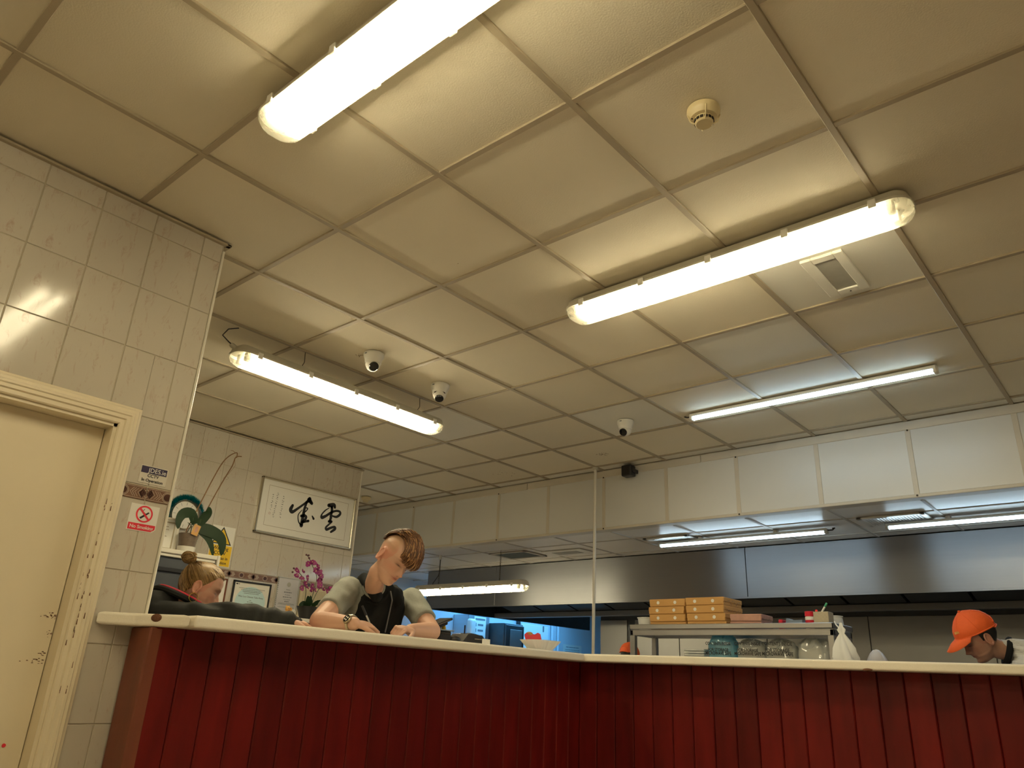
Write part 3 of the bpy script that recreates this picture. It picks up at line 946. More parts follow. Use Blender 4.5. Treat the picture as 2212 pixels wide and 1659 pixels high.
part('frame', MB().bbox(-2.985, -2.50, 4.855, 4.885, ZK - .012, ZK, .003).bbox(-2.985, -2.50, 5.19, 5.22, ZK - .012, ZK, .003).bbox(-2.985, -2.955, 4.855, 5.22, ZK - .012, ZK, .003).bbox(-2.53, -2.50, 4.855, 5.22, ZK - .012, ZK, .003), 'kitchen_bar', v)
part('mesh_panel', MB().box(-2.96, -2.525, 4.88, 5.195, ZK - .005, ZK - .002), 'vent_dark', v)
v = thing('access_panel', 'flat grey access panel in the kitchen ceiling left of the pole', 'vent', (-2.15, 5.11, ZK - .01))
part('frame', MB().bbox(-2.40, -1.92, 4.99, 5.25, ZK - .008, ZK, .002), 'kitchen_tile', v)
part('filter_panel', MB().box(-2.32, -2.02, 5.06, 5.19, ZK - .0095, ZK - .0078), 'vent_grey', v)

# ================================================================== signs on the tiled partition
PX = WX + .0035
t = thing('cctv_sign', 'white sticker with a dark JDES.ie strip and CCTV notice', 'sign', (PX, .288, 1.708))
part('sticker', MB().bbox(PX, PX + .001, .236, .340, 1.709, 1.776, .0004), 'sticker_cream', t)
part('strip', MB().bbox(PX + .001, PX + .0018, .239, .336, 1.747, 1.7725, .0004), 'navy', t)
part('lettering', text_mb('JDES.ie', .0235, 'RIGHT').xf(on_xwall(PX + .0022, .333, 1.7585)), 'paper_white', t)
part('lettering', text_mb('CCTV', .0165, bold=.0003).xf(on_xwall(PX + .0014, .287, 1.7385)), 'ink', t)
part('lettering', text_mb('In Operation', .0155, bold=.0003).xf(on_xwall(PX + .0014, .287, 1.7205)), 'ink', t)
t = thing('no_smoking_sign', 'white and red No Smoking sticker with a crossed cigarette', 'sign', (PX, .285, 1.533))
part('sticker', MB().prism([(.232, 1.533), (.325, 1.533), (.338, 1.545), (.338, 1.630), (.232, 1.630)], 'x', PX, PX + .001), 'paper_white', t)
part('band', MB().prism([(.236, 1.536), (.323, 1.536), (.335, 1.546), (.335, 1.560), (.236, 1.560)], 'x', PX + .001, PX + .0016), 'sign_red', t)
part('lettering', text_mb('No Smoking', .0172, bold=.0003).xf(on_xwall(PX + .002, .285, 1.5475)), 'paper_white', t)
n = 32
cyy, czz = .286, 1.596
o_ = [(PX + .0016, cyy + .031 * math.cos(2 * math.pi * k / n), czz + .031 * math.sin(2 * math.pi * k / n)) for k in range(n)]
i_ = [(PX + .0016, cyy + .025 * math.cos(2 * math.pi * k / n), czz + .025 * math.sin(2 * math.pi * k / n)) for k in range(n)]
part('ring', MB().add(o_ + i_, [(k, (k + 1) % n, n + (k + 1) % n, n + k) for k in range(n)]), 'sign_red', t)
part('cigarette', MB().add([(PX + .0013, y, z) for y, z in ((cyy - .016, czz - .014), (cyy - .010, czz - .019), (cyy + .018, czz + .006), (cyy + .014, czz + .010))], [(0, 1, 2, 3)]).merge(stroke([(cyy + .004, czz + .002, .002), (cyy - .006, czz + .010, .002), (cyy - .002, czz + .018, .002)]).xf(Matrix(((0, 0, 1, PX + .0013), (1, 0, 0, 0), (0, 1, 0, 0), (0, 0, 0, 1))))), 'ink', t)
part('slash', MB().add([(PX + .0019, y, z) for y, z in ((cyy - .0215, czz + .0165), (cyy - .0165, czz + .0215), (cyy + .0215, czz - .0165), (cyy + .0165, czz - .0215))], [(0, 1, 2, 3)]), 'sign_red', t)
single('wall_sticker', MB().prism([(.046 + .006 * math.cos(k * math.pi / 6) * (1 if k not in (2, 3) else .5), .825 + .006 * math.sin(k * math.pi / 6)) for k in range(12)], 'x', -.5645, -.5635), 'sign_red', 'tiny red heart sticker low on the cream door', 'sticker')

# ================================================================== back wall of the serving area
X0 = BX + .0035
YZ = Matrix(((0, 0, 1, 0), (1, 0, 0, 0), (0, 1, 0, 0), (0, 0, 0, 1)))
def yz_at(x):
    m = YZ.copy(); m[0][3] = x
    return m
STROKES = [[(2.5121, 2.3395, 0.0233), (2.4992, 2.3038, 0.0326), (2.5168, 2.2864, 0.0279), (2.5594, 2.3195, 0.0209), (2.6188, 2.3731, 0.0186), (2.6531, 2.4054, 0.0279), (2.6648, 2.4248, 0.0326)], [(2.6614, 2.4156, 0.0419), (2.6907, 2.3915, 0.0279)], [(2.6407, 2.3901, 0.0209), (2.6293, 2.3413, 0.0233), (2.6258, 2.2902, 0.0279), (2.6223, 2.2395, 0.0279), (2.6205, 2.1935, 0.0326)], [(2.6082, 2.3205, 0.0056), (2.5806, 2.2818, 0.0093), (2.5785, 2.2523, 0.0102), (2.5919, 2.2174, 0.0116), (2.6151, 2.1967, 0.014)], [(2.6389, 2.3432, 0.0093), (2.6589, 2.3428, 0.0102), (2.6438, 2.3146, 0.0102), (2.6261, 2.3029, 0.0093)], [(2.6072, 2.27, 0.0233), (2.6354, 2.2774, 0.0279), (2.6564, 2.2708, 0.0209), (2.6462, 2.2438, 0.0233), (2.6251, 2.2233, 0.0209)], [(2.6258, 2.2193, 0.0186), (2.6579, 2.2334, 0.0186), (2.6813, 2.2417, 0.0233)], [(2.7135, 2.2876, 0.0116), (2.7292, 2.2693, 0.0209)], [(2.8629, 2.4082, 0.0326), (2.9134, 2.4225, 0.0326), (2.9271, 2.4033, 0.0233)], [(2.8956, 2.4015, 0.0279), (2.9011, 2.3677, 0.0256), (2.8977, 2.3238, 0.0256), (2.9004, 2.307, 0.0256), (2.8899, 2.275, 0.0186)], [(2.8714, 2.3881, 0.007), (2.8344, 2.3594, 0.0116), (2.8048, 2.3194, 0.014), (2.8089, 2.2945, 0.0279), (2.847, 2.3144, 0.0233), (2.898, 2.3541, 0.0209), (2.9474, 2.3766, 0.0186), (2.9851, 2.375, 0.0209), (2.9885, 2.3537, 0.0233), (2.9555, 2.3258, 0.0209), (2.913, 2.3266, 0.014)], [(2.8849, 2.2741, 0.0233), (2.9154, 2.2795, 0.0163), (2.889, 2.2491, 0.0163), (2.8628, 2.2189, 0.0186), (2.873, 2.2036, 0.0233), (2.9089, 2.2226, 0.0209), (2.9485, 2.238, 0.0209), (2.9563, 2.2222, 0.0256), (2.9194, 2.1902, 0.0186)]]
t = thing('calligraphy_picture', 'silver framed Chinese brush calligraphy hanging on the tiled wall', 'picture', (X0, 2.668, 2.07))
fy0, fy1, fz0, fz1 = 2.197, 3.140, 2.072, 2.520
FR = .020
def frame4(y0, y1, z0, z1, w, xa, xb, c=.003):
    return MB().bbox(xa, xb, y0, y1, z0, z0 + w, c).bbox(xa, xb, y0, y1, z1 - w, z1, c).bbox(xa, xb, y0, y0 + w, z0, z1, c).bbox(xa, xb, y1 - w, y1, z0, z1, c)
part('frame', frame4(fy0, fy1, fz0, fz1, .018, X0, X0 + .028, .005), 'silver_frame', t)
pp = part('paper', MB().box(X0 + .004, X0 + .012, fy0 + .015, fy1 - .015, fz0 + .015, fz1 - .015), 'paper_white', t)
XI = X0 + .0125
mb = MB()
for st in STROKES:
    mb.merge(stroke(st).xf(yz_at(XI)))
part('brush_character', mb, 'ink', pp)
mb = MB()
rr = random.Random(21)
for (ya, za), (yb, zb), n in (((2.418, 2.400), (2.411, 2.213), 11), ((2.363, 2.413), (2.350, 2.206), 13), ((2.318, 2.392), (2.320, 2.26), 8)):
    for k in range(n):
        f = (k + .3) / n
        y, z = ya + (yb - ya) * f, za + (zb - za) * f
        for q in range(2):
            a = rr.choice([0.2, 0.3, 1.5, -0.9, 2.4, 0.1])
            l = rr.uniform(.005, .014)
            dy, dz = math.cos(a) * l, math.sin(a) * l * .8
            oy, oz = rr.uniform(-.006, .006), rr.uniform(-.005, .005)
            mb.merge(stroke([(y + oy - dy / 2, z + oz - dz / 2, .0018), (y + oy, z + oz + .001, rr.uniform(.0022, .0046)), (y + oy + dy / 2, z + oz + dz / 2, .0014)], 3).xf(yz_at(XI)))
part('small_writing', mb, 'ink', pp)
part('seal', MB().merge(stroke([(2.306, 2.232, .002), (2.306, 2.246, .002), (2.320, 2.246, .002), (2.320, 2.232, .002), (2.306, 2.232, .002)], 2).xf(yz_at(XI))).merge(stroke([(2.311, 2.234, .0015), (2.315, 2.244, .0015)], 2).xf(yz_at(XI))), 'pink_card', pp)
by0, by1, bz0, bz1, lw = 2.275, 3.066, 2.140, 2.462, .0022
part('border_line', MB().add([(XI, y, z) for y, z in ((by0, bz0), (by1, bz0), (by1, bz1), (by0, bz1), (by0 + lw, bz0 + lw), (by1 - lw, bz0 + lw), (by1 - lw, bz1 - lw), (by0 + lw, bz1 - lw))], [(0, 1, 5, 4), (1, 2, 6, 5), (2, 3, 7, 6), (3, 0, 4, 7)]), 'ink_brown', pp)

# shelf along the back wall and what stands on it
LZ = 1.437
led_ = thing('back_cabinet', 'narrow cabinet with a pale top along the tiled wall', 'cabinet', (-2.78, 2.46, 0))
part('top', MB().bbox(-3.043, -2.54, 1.80, 3.17, LZ - .028, LZ, .004), 'trim_white', led_)
part('body', MB().bbox(-3.04, -2.57, 1.82, 3.16, 0, LZ - .028, .003), 'brown_wood', led_)
for k in range(3):
    d = part('door', MB().bbox(-2.571, -2.553, 1.83 + k * .443, 2.265 + k * .443, .08, LZ - .07, .004), 'brown_wood', led_)
    part('knob', MB().ell((-2.545, 2.22 + k * .443, 1.2), (.012, .012, .012), 10, 8), 'silver_frame', d, True)

def picture(name, label, y0, y1, z0, z1, fm, pm, fw, lean=.0):
    t = thing(name, label, 'notice', (X0, (y0 + y1) / 2, z0))
    part('frame', frame4(y0, y1, z0, z1, fw, X0 + lean, X0 + lean + .016, .002), fm, t)
    p = part('paper', MB().box(X0 + lean + .002, X0 + lean + .008, y0 + fw * .6, y1 - fw * .6, z0 + fw * .6, z1 - fw * .6), pm, t)
    return t, p, X0 + lean + .0085
def lines(pp, x, yc, rows, mat='ink_grey', seed=1):
    rr = random.Random(seed)
    mb = MB()
    for z, w, h in rows:
        y = yc - w / 2
        while y < yc + w / 2:
            l = rr.uniform(h * .8, h * 2.6)
            mb.add([(x, y, z - h / 2), (x, min(y + l, yc + w / 2), z - h / 2), (x, min(y + l, yc + w / 2), z + h / 2), (x, y, z + h / 2)], [(0, 1, 2, 3)])
            y += l + h * .6
    part('print', mb, mat, pp)
t, pp, xx = picture('certificate', 'black framed pale blue certificate on the cabinet', 2.113, 2.436, LZ + .001, 1.697, 'black_plastic', 'paper_white', .013)
part('blue_shape', MB().add([(xx, 2.275 + .128 * math.cos(k * math.pi / 14), 1.545 + .115 * math.sin(k * math.pi / 14)) for k in range(28)], [tuple(range(28))]), 'paper_blue', pp)
lines(pp, xx + .0003, 2.275, [(1.645, .22, .004), (1.633, .18, .004), (1.622, .15, .005), (1.610, .13, .004)], 'ink_grey', 3)
lines(pp, xx + .0003, 2.15, [(1.672, .028, .009)], 'ink', 5)
part('lettering', text_mb('Wan Loy Chinese Take-Away', .0175).xf(on_xwall(xx + .0006, 2.275, 1.585)), 'ink_grey', pp)
lines(pp, xx + .0003, 2.275, [(1.560, .02, .004), (1.548, .05, .005), (1.515, .16, .004)], 'ink_grey', 8)
t, pp, xx = picture('certificate', 'laminated grey certificate in a clear sleeve beside the orchid', 2.487, 2.690, LZ + .001, 1.768, 'frosted', 'paper_lilac', .007)
part('crest', MB().add([(xx, 2.592 + .018 * math.cos(k * math.pi / 10), 1.715 + .018 * math.sin(k * math.pi / 10)) for k in range(20)], [tuple(range(20))]), 'vent_grey', pp)
lines(pp, xx + .0003, 2.592, [(1.675, .04, .004), (1.655, .07, .007), (1.635, .05, .004), (1.618, .08, .006), (1.600, .06, .004), (1.585, .04, .007), (1.570, .14, .003), (1.562, .15, .003), (1.54, .15, .003)], 'ink_grey', 11)
mb = MB()
for k in range(22):
    z = LZ + .01 + k * .0145
    mb.bbox(X0 + .016, X0 + .0175, 2.4885, 2.4925, z, z + .006, .0003)
part('punched_strip', mb, 'ink', t)
t, pp, xx = picture('notice', 'cream notice standing behind the black flower pot', 2.70, 2.985, LZ + .001, 1.715, 'paper_cream', 'paper_cream', .006)
lines(pp, xx, 2.84, [(1.69 - .0105 * k, .22, .0028) for k in range(20)], 'ink_brown', 13)
t, pp, xx = picture('notice', 'white notice with a thin brown frame left of the blue certificate', 1.845, 2.062, LZ + .001, 1.695, 'brown_wood', 'paper_white', .010)

# flowering orchid
def leaf(path, w, thick=.0022, n=16, normal=(1, 0, 0), fold=.25, tipw=.12):
    P = []
    pts = [Vector(p) for p in path]
    m = len(pts)
    for i in range(m - 1):
        p0, p1, p2, p3 = pts[max(i - 1, 0)], pts[i], pts[i + 1], pts[min(i + 2, m - 1)]
        st = max(2, n // (m - 1))
        for k in range(st):
            t_ = k / st
            P.append(0.5 * (2 * p1 + (p2 - p0) * t_ + (2 * p0 - 5 * p1 + 4 * p2 - p3) * t_ * t_ + (3 * p1 - p0 - 3 * p2 + p3) * t_ ** 3))
    P.append(pts[-1])
    rings = []
    N = Vector(normal)
    for i, p in enumerate(P):
        f = i / (len(P) - 1)
        t_ = (P[min(i + 1, len(P) - 1)] - P[max(i - 1, 0)]).normalized()
        s = t_.cross(N)
        if s.length < 1e-3:
            s = Vector((0, 1, 0))
        s.normalize()
        nn = s.cross(t_).normalized()
        ww = w * (max(.0, math.sin(math.pi * min(1, .12 + .88 * f ** .8))) ** .55) * .5 + w * tipw * (1 - f) * .2
        ww = max(ww, .0008)
        e = nn * ww * fold
        rings.append([p - s * ww + e, p - nn * thick, p + s * ww + e, p + nn * thick])
    return MB().rings(rings)
def smooth_path(pts, n=6):
    pts = [Vector(p) for p in pts]
    P = []
    m = len(pts)
    for i in range(m - 1):
        p0, p1, p2, p3 = pts[max(i - 1, 0)], pts[i], pts[i + 1], pts[min(i + 2, m - 1)]
        for k in range(n):
            t_ = k / n
            P.append(0.5 * (2 * p1 + (p2 - p0) * t_ + (2 * p0 - 5 * p1 + 4 * p2 - p3) * t_ * t_ + (3 * p1 - p0 - 3 * p2 + p3) * t_ ** 3))
    P.append(pts[-1])
    return P
OX = -2.70
orc = thing('potted_orchid', 'purple flowering orchid in a black pot on the cabinet', 'plant', (OX, 2.5635, LZ))
part('pot', MB().lathe([(.047, 0), (.050, .004), (.066, .05), (.082, .094), (.084, .097), (.079, .097), (.064, .05), (.046, .010)], 28, (OX, 2.5635, LZ + .001)), 'black_plastic', orc, 35)
part('soil', MB().lathe([(.072, .075), (.04, .082), (.001, .083)], 20, (OX, 2.5635, LZ)), 'soil', orc, True)
for path, w in (([(OX, 2.545, 1.51), (OX + .02, 2.540, 1.56), (OX + .03, 2.532, 1.612)], .052), ([(OX, 2.58, 1.51), (OX + .01, 2.578, 1.56), (OX + .01, 2.566, 1.618)], .034),
                ([(OX, 2.55, 1.515), (OX + .03, 2.50, 1.55), (OX + .05, 2.45, 1.535)], .042), ([(OX, 2.58, 1.52), (OX + .02, 2.62, 1.567), (OX + .04, 2.665, 1.577), (OX + .05, 2.712, 1.565)], .034)):
    part('leaf', leaf(path, w), 'leaf', orc, True)
for path in ([(2.5229, 1.53), (2.5229, 1.6209), (2.5195, 1.6538), (2.4976, 1.7144), (2.4533, 1.7612), (2.3843, 1.7969)], [(2.57, 1.53), (2.5836, 1.6125), (2.5983, 1.6889), (2.5994, 1.7645), (2.5504, 1.8341), (2.5085, 1.8893), (2.4816, 1.9121)], [(2.58, 1.53), (2.597, 1.588), (2.634, 1.6704), (2.669, 1.6856), (2.7402, 1.6861)]):
    part('flower_stem', MB().tube(smooth_path([(OX + .01, y, z) for y, z in path], 4), .0026, 6), 'stem_green', orc, True)
def blossom(r):
    mb = MB()
    for k in range(5):
        a = math.pi / 2 + k * 2 * math.pi / 5
        big = 1.0 if k in (1, 4) else .8
        dy, dz = math.cos(a), math.sin(a)
        c = Vector((.004 + .003 * (k % 2), dy * r * .52 * big, dz * r * .52 * big))
        rot = Matrix(((1, 0, 0), (0, dy, -dz), (0, dz, dy)))
        mb.ell(c, (.0025, r * .55 * big, r * (.52 if k in (1, 4) else .34)), 10, 6, rot)
    return mb
FL = [(2.4115, 1.7813), (2.456, 1.7834), (2.4042, 1.747), (2.4517, 1.7307), (2.5086, 1.7415), (2.5022, 1.6997), (2.4732, 1.6593), (2.506, 1.6779), (2.5596, 1.6579), (2.5636, 1.6882), (2.5249, 1.8605), (2.4998, 1.8456), (2.5504, 1.8602), (2.5805, 1.8338), (2.581, 1.8034), (2.6058, 1.7952), (2.6239, 1.7709), (2.6237, 1.7443), (2.6241, 1.714), (2.6278, 1.6919), (2.6631, 1.677), (2.694, 1.6616), (2.7283, 1.6844), (2.5827, 1.6568)]
rr = random.Random(9)
for y, z in FL:
    r = rr.uniform(.020, .029)
    rot = Matrix.Rotation(rr.uniform(-.7, .7), 4, 'Z') @ Matrix.Rotation(rr.uniform(-.6, .3), 4, 'Y') @ Matrix.Rotation(rr.uniform(0, 6), 4, 'X')
    m = Matrix.Translation((OX + rr.uniform(.015, .035), y, z)) @ rot
    fl = part('blossom', blossom(r).xf(m), 'petal', orc, True)
    part('lip', MB().ell((.008, 0, -.002), (.006, .004, .006), 8, 6).xf(m), 'petal_heart', fl, True)
for y, z in [(2.38, 1.7958), (2.374, 1.7672), (2.4726, 1.9101), (2.4934, 1.9093), (2.5014, 1.8895)]:
    part('bud', MB().ell((OX + .02, y, z), (.008, .0085, .0075), 10, 8), 'bud', orc, True)

def cat(label, y, s, m_body, m_bib):
    x, z = -2.60, LZ
    t = thing('cat_figurine', label, 'figurine', (x, y, z))
    b = part('body', MB().ell((x, y, z + .026 * s), (.018 * s, .020 * s, .027 * s), 14, 10).ell((x + .004, y, z + .060 * s), (.017 * s, .021 * s, .018 * s), 14, 10), m_body, t, True)
    for q in (-1, 1):
        part('ear', MB().lathe([(.007 * s, 0), (.0005, .013 * s)], 8, (x, y + q * .012 * s, z + .073 * s)), m_body, t, True)
    part('paw', MB().tube([(x + .012 * s, y + .016 * s, z + .035 * s), (x + .016 * s, y + .022 * s, z + .055 * s), (x + .018 * s, y + .020 * s, z + .068 * s)], .006 * s, 8), m_body, t, True)
    part('bib', MB().ell((x + .010 * s, y, z + .034 * s), (.012 * s, .016 * s, .010 * s), 12, 8), m_bib, t, True)
    for q in (-1, 1):
        part('eye', MB().ell((x + .0205 * s, y + q * .007 * s, z + .063 * s), (.0015, .0025 * s, .003 * s), 8, 6), 'ink', t, True)
cat('golden cat figurine with a red bib on the cabinet edge', 2.325, 1.0, 'gold', 'red_plastic')
cat('small white and grey cat figurine beside the golden one', 2.372, .72, 'clay_white', 'ink_grey')
single('red_cloth', MB().bbox(-2.64, -2.56, 2.26, 2.35, LZ, LZ + .006, .003), 'red_plastic', 'scrap of red cloth under the golden cat figurine', 'cloth')

# tall cabinet with white top at the left
SZ = 1.772
cb = thing('display_cabinet', 'charcoal cabinet with a white moulded top behind the woman', 'cabinet', (-2.78, 1.2, 0))
part('body', MB().bbox(-3.04, -2.53, .50, 1.655, 0, SZ - .045, .004), 'charcoal_panel', cb)
part('top', MB().bbox(-3.045, -2.50, .48, 1.665, SZ - .028, SZ, .004), 'trim_white', cb)
part('moulding', MB().bbox(-3.045, -2.512, .49, 1.660, SZ - .048, SZ - .028, .003), 'trim_white', cb)
part('side_panel', MB().bbox(-3.045, -2.495, 1.665, 1.683, 0, SZ + .004, .003), 'trim_white', cb)
part('recess_shelf', MB().bbox(-2.53, -2.515, .52, 1.64, SZ - .14, SZ - .115, .002), 'black_plastic', cb)
for k in range(2):
    d = part('door', MB().bbox(-2.532, -2.516, .51 + k * .575, 1.075 + k * .575, .1, SZ - .15, .004), 'charcoal_panel', cb)
    part('handle', MB().bbox(-2.516, -2.500, 1.04 + k * .06, 1.055 + k * .06, .9, 1.1, .003), 'steel', d)
t = thing('framed_certificate', 'white framed certificate with a scrolled border on the display cabinet', 'picture', (-2.80, 1.44, SZ))
part('frame', frame4(1.30, 1.505, SZ + .002, 2.018, .018, -2.81, -2.792, .003), 'trim_white', t)
pp = part('paper', MB().box(-2.807, -2.798, 1.312, 1.493, SZ + .015, 2.006), 'paper_white', t)
part('scroll_border', frame4(1.330, 1.476, SZ + .034, 1.990, .010, -2.7985, -2.797, .0005), 'carton', pp)
lines(pp, -2.7965, 1.405, [(1.955, .05, .005), (1.935, .06, .004), (1.89, .05, .004)], 'ink_brown', 17)

# withered orchid with broad leaves
PXo = -2.74
orc = thing('withered_orchid', 'orchid with broad dark leaves and bare brown stems in a white pot', 'plant', (PXo, 1.553, SZ))
part('pot', MB().lathe([(.048, 0), (.052, .004), (.060, .058), (.062, .060), (.056, .060), (.046, .012)], 26, (PXo, 1.553, SZ + .001)), 'clay_white', orc, 35)
part('inner_pot', MB().lathe([(.052, .050), (.058, .10), (.066, .145), (.066, .148), (.02, .140)], 26, (PXo, 1.553, SZ)), 'soil', orc, 35)
L = [[(1.5701, 1.991), (1.5253, 2.053), (1.465, 2.0417), (1.4397, 1.9925), (1.4426, 1.9318)],[(1.5968, 1.9907), (1.6228, 2.0459), (1.6392, 2.0846), (1.6268, 2.1181)],[(1.5916, 1.9648), (1.6672, 1.9627), (1.7503, 1.9311), (1.78, 1.8802), (1.7847, 1.803)],[(1.611, 1.9481), (1.6658, 1.9173), (1.7004, 1.8678), (1.7268, 1.7921)]]
for pts, w in zip(L, (.070, .062, .085, .050)):
    part('leaf', leaf([(PXo + .02 + .045 * i / len(pts), y, z) for i, (y, z) in enumerate(pts)], w, .003, 18, (1, 0, .1), .18), 'leaf', orc, True)
for st, off in zip(([(1.5317, 1.9481), (1.5661, 2.0597), (1.5972, 2.1681), (1.6463, 2.3305), (1.6935, 2.4598), (1.7382, 2.5255), (1.79, 2.5607), (1.7945, 2.5229)],[(1.5933, 1.9819), (1.6415, 2.1128), (1.6827, 2.2354), (1.7226, 2.345), (1.7646, 2.4521), (1.78, 2.5218), (1.8242, 2.5383)]), (0, .015)):
    part('bare_stem', MB().tube(smooth_path([(PXo + off, st[0][0], 1.90)] + [(PXo + off, y, z) for y, z in st], 5), .0040, 6), 'stem_brown', orc, True)
part('twig', MB().tube([(PXo + .01, 1.78, 2.50), (PXo + .01, 1.79, 2.46), (PXo, 1.755, 2.39), (PXo, 1.72, 2.35)], .0012, 5).tube([(PXo, 1.735, 2.375), (PXo, 1.765, 2.362), (PXo, 1.745, 2.345)], .0010, 5).tube([(PXo, 1.775, 2.56), (PXo, 1.755, 2.568), (PXo, 1.740, 2.566)], .0018, 5), 'stem_brown', orc, True)
for k, (a, b) in enumerate((((1.53, 1.93), (1.545, 2.03)), ((1.56, 1.93), (1.515, 1.99)), ((1.58, 1.93), (1.60, 2.03)), ((1.55, 1.93), (1.585, 1.96)))):
    part('air_root', MB().tube(smooth_path([(PXo, a[0], a[1] - .02), (PXo + .02, (a[0] + b[0]) / 2 + .012, (a[1] + b[1]) / 2 + .01), (PXo + .03, b[0], b[1])], 4), .0028, 6), 'stem_green', orc, True)
part('stake', MB().tube([(PXo + .01, 1.60, 2.03), (PXo + .01, 1.645, 2.105)], .0032, 6), 'carton', orc, True)
t = thing('picture_card', 'small orange picture card stuck in the withered orchid pot', 'card', (PXo + .075, 1.555, 1.90))
rot = Matrix.Rotation(-.22, 4, 'X')
m = Matrix.Translation((PXo + .078, 1.558, 1.942)) @ rot
part('card', MB().bbox(-.0008, .0008, -.024, .024, -.036, .036, .0005).xf(m), 'kraft', t)
part('print', MB().add([(.0012, .010 * math.cos(k * math.pi / 8), .004 + .022 * math.sin(k * math.pi / 8)) for k in range(16)], [tuple(range(16))]).xf(m), 'pink_card', t)
part('stick', MB().tube([(PXo + .074, 1.556, SZ + .148), (PXo + .0765, 1.558, 1.91)], .0015, 5), 'carton', t)

# wall clock with tinsel
CYc, CZc = 1.636, 2.098
ck = thing('wall_clock', 'round white wall clock half hidden behind the withered orchid', 'clock', (X0, CYc, CZc - .10))
part('case', MB().lathe([(.104, 0), (.106, .012), (.100, .022), (.097, .018)], 36, (X0, CYc, CZc), (1, 0, 0), cap1=False), 'silver_frame', ck, 35)
fc = part('face', MB().lathe([(.097, .004), (.097, .014)], 36, (X0, CYc, CZc), (1, 0, 0)), 'paper_white', ck)
for k in range(12):
    a = k * math.pi / 6
    part('hour_mark', MB().bbox(0, .001, -.0012, .0012, .070, .090, .0003).xf(Matrix.Translation((X0 + .0142, CYc, CZc)) @ Matrix.Rotation(a, 4, 'X')), 'ink_grey', fc)
for a, l, w in ((2.2, .05, .004), (-1.9, .075, .0026)):
    part('hand', MB().bbox(.0012, .0022, -w / 2, w / 2, -.012, l, .0004).xf(Matrix.Translation((X0 + .0145, CYc, CZc)) @ Matrix.Rotation(a, 4, 'X')), 'ink', fc)
path = [Vector((X0 + .026, CYc + .128 * math.cos(a), CZc + .128 * math.sin(a))) for a in [math.radians(205 - 8 * k) for k in range(27)]]
path += [Vector((X0 + .03, 1.755, 2.03)), Vector((X0 + .03, 1.745, 1.97)), Vector((X0 + .035, 1.73, 1.91)), Vector((X0 + .04, 1.715, 1.85)), Vector((X0 + .04, 1.705, 1.80))]
rr = random.Random(33)
mb = MB()
P = smooth_path(path, 5)
for i, p in enumerate(P):
    t_ = (P[min(i + 1, len(P) - 1)] - P[max(i - 1, 0)]).normalized()
    for q in range(30):
        d = Vector((rr.gauss(0, 1), rr.gauss(0, 1), rr.gauss(0, 1)))
        d = (d - t_ * d.dot(t_) * .7).normalized() * rr.uniform(.018, .030)
        if d.x < -.018:
            d.x = -.018
        w = t_.cross(d).normalized() * .0016
        o = p + t_ * rr.uniform(-.003, .003)
        mb.add([o - w, o + w, o + d * .6 + w, o + d, o + d * .6 - w], [(0, 1, 2, 3, 4)])
single('tinsel_garland', mb, 'tinsel', 'teal tinsel garland wound round the wall clock', 'garland', (X0 + .02, CYc, 1.79), kind='stuff')

# yellow camera warning sign
t = thing('warning_sign', 'yellow CCTV warning notice half hidden by orchid leaves', 'sign', (X0, 1.965, 1.776))
part('sticker', MB().bbox(X0, X0 + .001, 1.872, 2.058, 1.776, 2.072, .0004), 'paper_white', t)
part('panel', MB().bbox(X0 + .001, X0 + .0018, 1.876, 2.054, 1.780, 1.930, .0004), 'sign_yellow', t)
part('triangle_edge', MB().prism([(1.880, 1.938), (2.042, 1.938), (1.961, 2.068)], 'x', X0 + .001, X0 + .0016), 'ink', t)
part('triangle', MB().prism([(1.895, 1.946), (2.027, 1.946), (1.961, 2.052)], 'x', X0 + .0016, X0 + .0021), 'sign_yellow', t)
for s_, z, w in (('Warning', 1.908, .036), ('CCTV', 1.872, .036), ('Cameras in', 1.836, .031), ('Operation', 1.803, .031)):
    part('lettering', text_mb(s_, w, bold=.0004).xf(on_xwall(X0 + .0022, 1.963, z)), 'ink', t)

# ================================================================== on the counter
Z = CT
bo = thing('serving_bowl', 'small ribbed translucent white bowl holding a red card on the counter', 'bowl', (-.46, 2.60, Z))
rings = []
def oct_ring(a, b, z, n=40, rib=.0):
    return [(-.46 + a * math.copysign(abs(math.cos(q)) ** .6, math.cos(q)) * (1 + rib * (k % 2)), 2.60 + b * math.copysign(abs(math.sin(q)) ** .6, math.sin(q)) * (1 + rib * (k % 2)), z) for k, q in enumerate([2 * math.pi * i / n for i in range(n)])]
part('shell', MB().rings([oct_ring(.050, .052, Z + .001), oct_ring(.056, .060, Z + .006, rib=.02), oct_ring(.092, .112, Z + .058, rib=.02), oct_ring(.089, .109, Z + .058, rib=.02), oct_ring(.052, .056, Z + .009, rib=.02), oct_ring(.04, .04, Z + .006)]), 'frosted', bo)
ct = thing('red_card', 'bright red folded menu card standing in the ribbed bowl', 'card', (-.47, 2.555, Z + .01))
m = Matrix.Translation((-.475, 2.552, Z + .052)) @ Matrix.Rotation(.06, 4, 'X') @ Matrix.Rotation(-.25, 4, 'Y')
part('leaf_front', MB().prism([(-.012, -.036), (.060, -.036), (.072, .0), (.072, .038), (.050, .046), (.020, .036), (-.02, .040), (-.05, .045), (-.070, .036), (-.070, .012)], 'x', .004, .006).xf(m), 'red_card', ct)
part('leaf_back', MB().prism([(-.010, -.036), (.058, -.036), (.066, .030), (-.066, .030)], 'x', -.004, -.002).xf(m), 'ink_brown', ct)
part('coin_pouch', MB().ell((-.001, -.02, .040), (.010, .030, .012), 12, 8).xf(m), 'kraft', ct, True)

Z = CT
